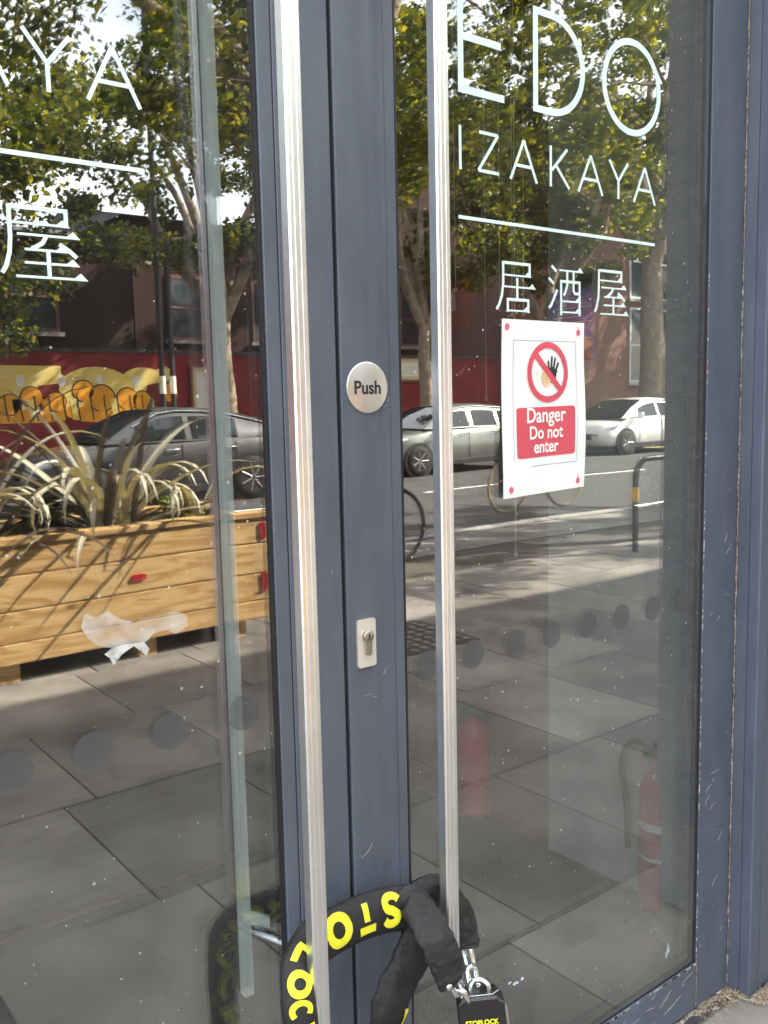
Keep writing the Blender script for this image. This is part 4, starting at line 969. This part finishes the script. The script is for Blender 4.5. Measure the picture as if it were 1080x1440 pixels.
# ---- trees
def tree(label, bx, by, h0, h1, rad, ncl, per, leaf, m, seed, trunk_r=.22, lean=(0, 0), fork=3.2, group='street trees along the road'):
    rr = random.Random(seed); t = thing('plane_tree', label, 'tree', (bx, by, GZ), group); rg = np.random.default_rng(seed)
    mb = MB(); ft = Vector((bx+lean[0]*.5, by+lean[1]*.5, fork))
    pts = [(bx, by, GZ), (bx+lean[0]*.1, by, .5), (bx+lean[0]*.15+.04, by, fork*.45), (bx+lean[0]*.35-.03, by, fork*.75), tuple(ft)]
    mb.tube(catmull(pts, 5), [trunk_r*(1.35 if i < 2 else 1-.018*i) for i in range(21)], 14); mb.build('trunk', M['bark'], t)
    cs = []; ss = []; tips = []
    for _ in range(7):
        az = rr.uniform(0, 2*math.pi); el = R(rr.uniform(28, 75)); L_ = rr.uniform(.6, .95)*(h1-fork)
        d = Vector((math.cos(az)*math.cos(el)*min(1, rad/(h1-fork)*1.2), math.sin(az)*math.cos(el)*min(1, rad/(h1-fork)*1.2), math.sin(el)))
        p = [ft, ft+d*L_*.35+Vector((rr.gauss(0, .1), rr.gauss(0, .1), .1)), ft+d*L_*.7+Vector((rr.gauss(0, .15), rr.gauss(0, .15), .15)), ft+d*L_]
        q = catmull(p, 4); mb = MB(); mb.tube(q, [trunk_r*.55*(1-i/14)+.02 for i in range(len(q))], 8); mb.build('limb', M['bark'], t)
        tips += q[3:]
    mbt = MB()
    for i in range(ncl):
        a = rr.uniform(0, 2*math.pi); u = rr.random()**.55; zz = rr.random()
        prof = math.sin(math.pi*min(1, .14+.84*zz))**.6
        c = Vector((bx+lean[0]+math.cos(a)*rad*u*prof, by+lean[1]+math.sin(a)*rad*u*prof, h0+(h1-h0)*zz+rr.gauss(0, .15)))
        cs.append(c[:]); ss.append(rr.uniform(.30, .70)*rad*.26)
        if i % 2 == 0:
            q = min(tips, key=lambda k: (k-c).length); mbt.tube([q, (q+c)/2+Vector((0, 0, .12)), c], [.030, .016, .006], 5, cap=False)
    stuff(mbt.build('twigs', M['bark'], t))
    v, n = leaf_cloud(cs, ss, int(per*1.9), leaf*.74, rg); o = quads_mesh('crown', v, n, m, t); o['kind'] = 'stuff'
    return t
tree('tall plane tree on the kerb opposite the meeting stiles of the doors', 4.75, -5.5, 3.1, 8.6, 3.2, 165, 130, .10, M['leaf'], 3, .17)
tree('broad plane tree on the kerb far to the right of the doors', 11.6, -5.45, 3.7, 9.5, 3.2, 75, 120, .125, M['leaf'], 21, .2)
tree('plane tree added out of view near the shop front to dapple the pavement', 10.6, -3.1, 4.4, 8.0, 2.5, 62, 100, .11, M['leaf'], 77, .16)  # outside the reflected view, added to break up the sun on the paving
tree('second plane tree added out of view further along to dapple the pavement', 16.0, -3.0, 4.0, 9, 2.7, 90, 100, .13, M['leaf'], 78, .16)  # also an unseen addition, its crown throws leaf shade towards the kerb
tree('plane tree on the near kerb left of the planter', -1.2, -5.6, 3.0, 8.5, 3.0, 120, 110, .12, M['leaf'], 8, .18)
tree('broad plane tree across the road in front of the mural', 9.75, -16.7, 4.2, 9.8, 3.5, 110, 120, .17, M['leaf2'], 5, .22)
tree('plane tree across the road beside the double pole', 15.6, -17.0, 4.4, 10.5, 3.2, 130, 110, .17, M['leaf2'], 6, .22)
tree('dense plane tree across the road near the cream board', 20.2, -16.8, 4.6, 10, 3.2, 130, 110, .18, M['leaf2'], 14, .25)
tree('thick trunked forked plane tree behind the white car', 24.3, -16.4, 6.0, 14, 4.2, 75, 110, .2, M['leaf2'], 31, .46, fork=5.4)
tree('plane tree far along the road past the forked tree', 33, -16.6, 5, 13, 4.6, 130, 90, .24, M['leaf2'], 33, .3)
tree('plane tree across the road, left of the mural', 2.6, -16.8, 2.9, 8.6, 4.9, 210, 120, .18, M['leaf2'], 44, .25)

# ---- opposite side: red wall with mural, brick buildings behind it
rw = thing('red_wall', 'long dark red painted wall with yellow and orange graffiti across the road', 'wall', (9, -19.1, GZ))
mb = MB(); mb.box(-30, 21.0, -19.35, -19.1, GZ, 2.62); mb.build('wall_panel', M['redwall'], rw)
mb = MB(); mb.box(-30, 21.0, -19.38, -19.07, 2.62, 2.70); mb.build('coping', M['roof_slate'], rw)
Y0 = -19.098
def mural(name, poly, d, m): mb = MB(); mb.prism(poly, Y0, Y0+d); return mb.build(name, m, rw)
def arcp(cx, cz, rx, rz, a0, a1, n=14): return [(cx+rx*math.cos(R(a0+(a1-a0)*i/n)), cz+rz*math.sin(R(a0+(a1-a0)*i/n))) for i in range(n+1)]
mural('pale_letter', [(4.2, 2.32), (7.0, 2.32), (7.0, 1.95), (6.5, 1.9), (6.5, 1.35), (4.2, 1.35)], .006, M['paint_y'])
mural('pale_letter', arcp(7.75, 1.85, .82, .46, -20, 200)+[(7.1, 1.3), (8.3, 1.3)], .006, M['paint_y'])
mural('pale_letter', arcp(8.85, 1.85, .62, .45, 60, 200)+[(8.3, 1.35), (8.8, 1.35), (8.95, 1.9)]+[(9.5, 2.0), (9.62, 2.2), (9.45, 2.33)], .007, M['paint_y'])
mural('orange_base', arcp(4.9, 1.25, .4, .14, 90, 270)+arcp(6.6, 1.25, .3, .14, -90, 90), .010, M['paint_o'])
mural('orange_base', arcp(7.75, 1.45, .85, .36, 180, 360), .010, M['paint_o'])
for (x, z, r_) in ((5.35, 1.78, .20), (5.9, 1.50, .18), (6.35, 1.66, .18), (6.85, 1.55, .17), (7.45, 1.78, .19), (7.85, 1.62, .24), (8.45, 1.6, .2), (8.8, 1.55, .18), (9.5, 1.72, .18), (4.9, 1.55, .2)):
    mb = MB(); disc_xz(mb, x, z, r_*1.36, r_*1.3, Y0, .012, 20); mb.build('dark_outline', M['paint_k'], rw)
    mb = MB(); disc_xz(mb, x, z, r_*1.22, r_*1.17, Y0, .015, 20); mb.build('orange_bulb', M['paint_o'], rw)
for i in range(16):
    x = 4.5+i*.30; mb = MB(); mb.prism([(x, 1.15), (x-.06, 1.6), (x+.10, 1.62), (x+.15, 1.15)], Y0, Y0+.013+.0004*i); mb.build('drip_stroke', M['paint_o'] if i % 3 else M['paint_y'], rw)
    mb = MB(); ribbon(mb, [(x+.15, 1.15), (x+.11, 1.45), (x+.10, 1.68)], .03, Y0, .021); mb.build('dark_outline', M['paint_k'], rw)
for i in range(5):
    mb = MB(); disc_xz(mb, 5.3+i*.85, 2.0, .09, .13, Y0, .009, 12); mb.build('white_highlight', M['paint_w'], rw)
def sign(name, label, x, z0, z1, w_, y=-19.05):
    t = thing(name, label, 'sign', (x, y, z0)); mb = MB(); mb.box(x, x+w_, y, y+.04, z0, z1, .01); mb.build('board', M['cream'], t)
    mb = MB(); mb.box(x+.08, x+w_-.08, y+.041, y+.046, z0+.1, z1-.1); mb.build('faded_print', M['paint_w'], t)
    mb = MB(); mb.box(x-.05, x, y-.0, y+.05, z0-.05, z1+.05); mb.box(x+w_, x+w_+.05, y, y+.05, z0-.05, z1+.05); mb.box(x, x+w_, y, y+.05, z1, z1+.05); mb.box(x, x+w_, y, y+.05, z0-.05, z0); mb.build('frame', M['brick2'], t)
sign('notice_board', 'faded cream notice board on the red wall right of the graffiti', 10.1, 1.2, 2.3, .75)
sign('notice_board', 'larger cream board higher on the red wall opposite the right door', 15.9, 2.0, 2.58, 1.9)
def building(label, x0, x1, y, h, m, rows, winw, winh, roofh=.9, frame_m='far_frame', first=3.2, gap=1.6, wx=None):
    t = thing('brick_building', label, 'building', ((x0+x1)/2, y-4, GZ), None)
    mb = MB(); mb.box(x0, x1, y-8, y, GZ, h); mb.build('wall', m, t)
    mb = MB(); ym = y-4; mb.add([(x0-.3, y+.3, h), (x1+.3, y+.3, h), (x1+.3, y-8.3, h), (x0-.3, y-8.3, h), (x0-.3, ym, h+roofh), (x1+.3, ym, h+roofh)], [(0, 1, 5, 4), (2, 3, 4, 5), (0, 4, 3), (1, 2, 5), (0, 3, 2, 1)]); mb.build('roof', M['roof_slate'], t)
    for r_ in range(rows):
        z = first+r_*2.9; x = wx or x0+gap*.6
        if z+winh > h-.2: break
        while x+winw < x1-.4:
            mb = MB(); a, b, c, d = x, x+winw, z, z+winh; q = .08
            mb.box(a, a+q, y-.05, y+.05, c, d); mb.box(b-q, b, y-.05, y+.05, c, d); mb.box(a+q, b-q, y-.05, y+.05, c, c+q); mb.box(a+q, b-q, y-.05, y+.05, d-q, d); mb.box(a+q, b-q, y-.05, y+.04, (c+d)/2-.03, (c+d)/2+.03)
            f = mb.build('window', M[frame_m], t)
            mb = MB(); mb.box(a+q, b-q, y+.005, y+.02, c+q, d-q); mb.build('pane', M['far_glass'], f)
            mb = MB(); mb.box(a-.08, b+.08, y+.0, y+.12, c-.1, c-.005); mb.build('sill', M['kerb'], f)
            x += winw+gap
    return t
building('dark red brick building behind the graffiti wall', -14, 9.6, -21.2, 5.4, M['brick'], 2, 1.2, 1.6, frame_m='brick2')
building('darker brick building behind the double pole', 10.2, 21.0, -22.5, 6.3, M['brick'], 2, 1.1, 1.7, frame_m='brick2')
building('brown brick building with tall pale framed windows behind the white car', 21.4, 38, -19.6, 9.8, M['brick2'], 2, 2.3, 2.6, first=1.9, gap=1.4, wx=27.4)
building('distant brick building at the far right end of the road', 40, 70, -21, 10, M['brick2'], 2, 1.4, 1.8)
building('distant brick building at the far left end of the road', -50, -16, -21, 9, M['brick'], 2, 1.4, 1.8)
# double post with white feet in front of the red wall
for x, lb in ((8.05, 'left of two thin dark posts standing in front of the red wall'), (8.28, 'right of two thin dark posts, standing in front of the red wall')):
    t = thing('street_post', lb, 'post', (x, -16.3, GZ), 'pair of posts across the road'); mb = MB(); mb.tube([(x, -16.3, GZ), (x, -16.3, 9.5 if x < 8.2 else 4.6)], .055, 10); mb.build('pole', M['plastic'], t)
    mb = MB(); mb.tube([(x, -16.3, 1.65), (x, -16.3, 2.0)], .066, 10); mb.build('white_band', M['paint_w'], t)
    if x < 8.2: mb = MB(); mb.lathe((x, -16.3, 7.3), [(.06, -.25), (.2, -.1), (.2, .2), (.06, .35)], 'z', 12); mb.build('junction_box', M['plastic'], t)

# ---- cars
def car(label, x, y, m, L_, h, w_, wheel_r, style):
    t = thing('parked_car', label, 'car', (x+L_/2, y, GZ-.12), 'cars across the road'); z0 = GZ-.12
    S = style; hw = w_/2; yc = y-hw   # near side at y
    def P(pts): return [(x+a*L_, z0+b*h) for a, b in pts]
    # body: stations along x with shoulder height and half width
    st = [(0, .30, .40, .70), (.02, .22, .50, .84), (.07, .16, .56, .95), (.18, .15, .60, .99), (S['ws'], .15, .645, 1), (.5, .15, .655, 1), (.72, .15, .675, 1), (.88, .16, .69, .98), (.96, .20, .70, .93), (1.0, .28, .64, .84)]
    def sec(a, zb, zt, k):
        X = x+a*L_; b = z0+zb*h; s = z0+zt*h; q = hw*k; cr = .02
        return [(X, yc+q*.90, b), (X, yc+q*.99, b+.12), (X, yc+q, (b+s)/2), (X, yc+q*.97, s-.06), (X, yc+q*.90, s), (X, yc+q*.5, s+cr), (X, yc, s+cr*1.5),
                (X, yc-q*.5, s+cr), (X, yc-q*.90, s), (X, yc-q*.97, s-.06), (X, yc-q, (b+s)/2), (X, yc-q*.99, b+.12), (X, yc-q*.90, b)]
    mb = MB(); ss = [sec(*q) for q in st]; k = 13
    vs = [p for s in ss for p in s]; fs = [(i*k+j, i*k+(j+1) % k, (i+1)*k+(j+1) % k, (i+1)*k+j) for i in range(len(ss)-1) for j in range(k)]+[list(range(k)), [(len(ss)-1)*k+j for j in range(k)]]
    mb.add(vs, fs, True); body = mb.build('body', m, t)
    # greenhouse
    gh = S['gh']  # list of (x, z) roof line from windscreen base to tail base
    def gsec(a, b):
        X = x+a*L_; tz = z0+b*h; bz = z0+.655*h; f = (b-.655)/.345; q = hw*(.93-.22*f)
        return [(X, yc+hw*.93, bz), (X, yc+q+.02, bz+(tz-bz)*.86), (X, yc+q*.92, tz), (X, yc, tz+.015), (X, yc-q*.92, tz), (X, yc-q-.02, bz+(tz-bz)*.86), (X, yc-hw*.93, bz)]
    gs = [gsec(*q) for q in gh]; k = 7; vs = [p for s in gs for p in s]
    roof = []; side = []; scr = []
    for i in range(len(gs)-1):
        for j in range(k-1):
            f = (i*k+j, i*k+j+1, (i+1)*k+j+1, (i+1)*k+j)
            steep = abs(gh[i+1][1]-gh[i][1])/(max(1e-4, (gh[i+1][0]-gh[i][0]))*L_/h) > .28
            (side if j in (0, 5) else (scr if steep and j in (2, 3) else roof)).append(f)
    mb = MB(); mb.add(vs, roof+side, True); mb.build('roof', m, body)
    mb = MB(); mb.add([(a, b, c+.004) for a, b, c in vs], scr, True); mb.build('windscreen', M['cglass'], t)
    # side windows lifted off the body sides
    for i0, i1 in S['win']:
        for sg in (1, -1):
            top = []; bot = []
            for i in range(int(i0*4), int(i1*4)+1):
                u = i/4; a = gh[0][0]+(gh[-1][0]-gh[0][0])*u/8
                zz = np.interp(a, [q[0] for q in gh], [q[1] for q in gh]); tz = z0+zz*h; bz = z0+.655*h; f = (zz-.655)/.345; q = hw*(.93-.22*f)+.02
                lerp = lambda e: yc+sg*(hw*.93+(q-hw*.93)*e+.008)
                bot.append((x+a*L_, lerp(.10), bz+(tz-bz)*.86*.06)); top.append((x+a*L_, lerp(.86), bz+(tz-bz)*.86*.86))
            n = len(top); mb = MB(); mb.add(bot+top, [(i, i+1, n+i+1, n+i) for i in range(n-1)]); mb.build('side_window', M['cglass'], t)
    for sg in (1, -1):   # bright trim over the windows
        P_ = [(x+a*L_, yc+sg*(hw*(.93-.22*(b-.655)/.345)+.03), z0+b*h-.055) for a, b in gh[1:-1]]
        mb = MB(); mb.tube(P_, .012, 6); mb.build('window_trim', M['chrome'] if S.get('chrome') else m, t)
    for a in (S['fw'], S['rw']):
        for sg in (1, -1):
            X = x+a*L_; yy = yc+sg*(hw-.10)
            mb = MB(); mb.cyl((X, yc+sg*(hw-.05)-(0 if sg > 0 else .0), z0+wheel_r), wheel_r+.055, .055*sg, 'y', 28); mb.build('wheel_arch', M['plastic'], t)
            wh = MB(); wh.lathe((X, yy-.1*0, z0+wheel_r), [(wheel_r*.66, .13*sg), (wheel_r*.95, .125*sg), (wheel_r, .09*sg), (wheel_r, -.08*sg), (wheel_r*.9, -.1*sg)], 'y', 28); wh = wh.build('wheel', M['tyre'], t)
            mb = MB(); mb.lathe((X, yy, z0+wheel_r), [(wheel_r*.67, .128*sg), (wheel_r*.60, .10*sg)], 'y', 24)
            for q in range(7):
                an = 2*math.pi*q/7; c_, s_ = math.cos(an), math.sin(an); mb.tube([(X+.03*c_, yy+.118*sg, z0+wheel_r+.03*s_), (X+wheel_r*.64*c_, yy+.125*sg, z0+wheel_r+wheel_r*.64*s_)], .022, 5)
            mb.build('rim', M['rim'], wh)
    for sg in (1, -1):
        mb = MB(); X = x+.055*L_; mb.tube([(X-.06, yc+sg*hw*.82, z0+.47*h), (X+.10, yc+sg*hw*.93, z0+.50*h), (X+.30, yc+sg*hw*.985, z0+.53*h)], [.05, .065, .02], 8, ell=(.7, 1)); mb.build('headlight', M['lamp'], t)
        mb = MB(); X = x+.965*L_; mb.tube([(X-.25, yc+sg*hw*.96, z0+.62*h), (X+.05, yc+sg*hw*.88, z0+.60*h)], [.03, .06], 8); mb.build('tail_light', M['tail'], t)
        mb = MB(); X = x+(S['ws']+.07)*L_; mb.box(X, X+.12, yc+sg*(hw+.11)-.08, yc+sg*(hw+.11)+.08, z0+.66*h, z0+.66*h+.13, .03); mb.tube([(X+.05, yc+sg*hw*.93, z0+.67*h), (X+.05, yc+sg*(hw+.06), z0+.68*h)], .02, 6); mb.build('wing_mirror', m, t)
        for a in S['handles']:
            mb = MB(); X = x+a*L_; mb.tube([(X, yc+sg*(hw*.985), z0+.575*h), (X+.03, yc+sg*(hw+.02), z0+.577*h), (X+.19, yc+sg*(hw+.02), z0+.577*h), (X+.22, yc+sg*(hw*.985), z0+.575*h)], .012, 6); mb.build('door_handle', M['chrome'] if S.get('chrome') else m, t)
        for a in S['seams']:
            mb = MB(); X = x+a*L_; mb.tube([(X, yc+sg*(hw*.995), z0+.2*h), (X, yc+sg*(hw+.003), z0+.38*h), (X, yc+sg*(hw*.975+.002), z0+.63*h)], .006, 5); mb.build('door_seam', M['plastic'], t)
        mb = MB(); mb.box(x+.2*L_, x+.76*L_, yc+sg*(hw-.02)-.02, yc+sg*(hw-.02)+.02, z0+.13*h, z0+.21*h, .01); mb.build('sill_strip', M['plastic'], t)
    mb = MB(); mb.box(x-.012, x+.03, yc-.45, yc+.45, z0+.28*h, z0+.38*h, .01); mb.build('grille', M['plastic'], t)
    return t
suv = dict(ws=.27, gh=[(.255, .66), (.36, .85), (.46, .975), (.53, 1.0), (.63, .99), (.74, .95), (.86, .865), (.95, .76), (.985, .68)], win=[(1.0, 2.9), (3.1, 5.0), (5.2, 6.3)], fw=.185, rw=.80, handles=(.47, .69), seams=(.30, .53, .74), chrome=True)
suv['win'] = [(1.25, 3.25), (3.5, 5.5)]
hatch = dict(ws=.26, gh=[(.24, .66), (.34, .84), (.44, .965), (.52, .995), (.64, 1.0), (.80, .965), (.92, .86), (.985, .68)], win=[(1.25, 3.25), (3.5, 5.25), (5.5, 6.5)], fw=.19, rw=.80, handles=(.46, .68), seams=(.30, .52, .74), chrome=True)
prius = dict(ws=.20, gh=[(.17, .64), (.28, .82), (.40, .965), (.48, 1.0), (.60, .985), (.78, .92), (.92, .80), (.99, .68)], win=[(1.5, 3.25), (3.5, 5.25), (5.5, 6.25)], fw=.19, rw=.79, handles=(.48, .69), seams=(.31, .53, .74))
car('dark grey coupe-backed SUV across the road behind the planter', 3.95, -12.0, M['car_grey'], 4.55, 1.52, 1.86, .36, suv)
car('silver green hatchback across the road in the middle of the view', 11.35, -13.25, M['car_silver'], 4.35, 1.46, 1.8, .32, hatch)
car('white hatchback with sloping windscreen across the road near the forked tree', 19.05, -13.95, M['car_white'], 4.5, 1.5, 1.78, .33, prius)

# ---- bicycle stand and bikes
def bike_stand(x, y, label):
    t = thing('bicycle_stand', label, 'bicycle stand', (x+.35, y, GZ), 'bicycle stands on the pavement')
    mb = MB(); pts = [(x, y, GZ), (x, y, .62)]+[(x+.18-.18*math.cos(R(a)), y, .62+.18*math.sin(R(a))) for a in (15, 30, 45, 60, 75, 90)]+[(x+.6, y, .80)]+[(x+.6+.18*math.sin(R(a)), y, .62+.18*math.cos(R(a))) for a in (15, 30, 45, 60, 75, 90)]+[(x+.78, y, GZ)]
    mb.tube(pts, .027, 12, up=(0, 1, 0)); mb.build('hoop', M['black_metal'], t)
    mb = MB(); mb.tube([(x+.02, y, .37), (x+.76, y, .39)], .018, 10); mb.build('cross_rail', M['steel'], t)
    mb = MB(); mb.tube([(x, y, .42), (x, y, .55)], .0285, 12); mb.build('yellow_band', mat('amber_band', (.7, .38, .05), .5), t)
    mb = MB(); mb.box(x+.36, x+.44, y+.02, y+.03, .22, .34); mb.build('tag_plate', M['paper'], t)
bike_stand(6.79, -3.93, 'black hooped bicycle stand with amber band on the pavement, far right')
bike_stand(8.35, -3.95, 'black hooped bicycle stand, the further one along the pavement')
def bicycle(x, y, sgn, label, fm, tm):
    t = thing('bicycle', label, 'bicycle', (x, y, GZ), 'bicycles parked by the kerb'); r = .33; z = GZ+r; wb = 1.02
    for cx in (x, x+wb*sgn):
        mb = MB(); mb.tube([(cx+r*math.cos(a), y, z+r*math.sin(a)) for a in np.linspace(0, 2*math.pi, 33)[:-1]], .018, 8, closed=True, up=(0, 1, 0)); wh = mb.build('wheel', tm, t)
        mb = MB()
        for i in range(16): a = 2*math.pi*i/16; mb.tube([(cx, y+.02*(-1)**i, z), (cx+r*math.cos(a), y, z+r*math.sin(a))], .0015, 4, cap=False)
        mb.lathe((cx, y-.03, z), [(.02, 0), (.02, .06)], 'y', 10); mb.build('spokes', M['chrome'], wh)
    a, b = Vector((x, y, z)), Vector((x+wb*sgn, y, z)); bb = Vector((x+.44*sgn, y, z-.06)); seat = Vector((x+.30*sgn, y, z+.50)); hd = Vector((x+.86*sgn, y, z+.50)); hd2 = Vector((x+.89*sgn, y, z+.38))
    mb = MB()
    for p, q, r_ in ((a, bb, .012), (a, seat, .010), (bb, seat, .016), (bb, hd2, .019), (seat*.96+bb*.04, hd, .017), (hd, hd2, .018), (hd2, b, .013)): mb.tube([p, q], r_, 8)
    mb.build('frame', fm, t)
    mb = MB(); mb.tube([seat, seat+Vector((-.03*sgn, 0, .14))], .012, 8); mb.build('seat_post', M['chrome'], t)
    mb = MB(); c_ = seat+Vector((-.04*sgn, 0, .16)); mb.tube([c_-Vector((.13*sgn, 0, 0)), c_, c_+Vector((.14*sgn, 0, -.01))], [.065, .05, .018], 10, ell=(1, .45), up=(0, 0, 1)); mb.build('saddle', M['plastic'], t)
    mb = MB(); hb = hd+Vector((-.03*sgn, 0, .12)); mb.tube([hd, hb], .012, 8); mb.tube([hb+Vector((-.08*sgn, -.28, .02)), hb+Vector((.03*sgn, -.18, .01)), hb, hb+Vector((.03*sgn, .18, .01)), hb+Vector((-.08*sgn, .28, .02))], .012, 8); mb.build('handlebar', M['plastic'], t)
    mb = MB(); mb.lathe((bb.x, y-.05, bb.z), [(.085, 0), (.085, .006)], 'y', 24); mb.tube([bb+Vector((0, .05, 0)), bb+Vector((.09, .06, -.14))], .01, 6); mb.tube([bb+Vector((0, -.06, 0)), bb+Vector((-.09, -.07, .14))], .01, 6); mb.build('crank', M['chrome'], t)
bicycle(8.1, -6.75, 1, 'dark bicycle with tan tyres parked by the kerb, opposite the poster', M['bike'], M['cream_tyre'])
bicycle(4.85, -4.95, -1, 'grey bicycle leaning at the kerb, opposite the meeting stile', mat('grey_bike', (.25, .25, .26), .3), M['tyre'])
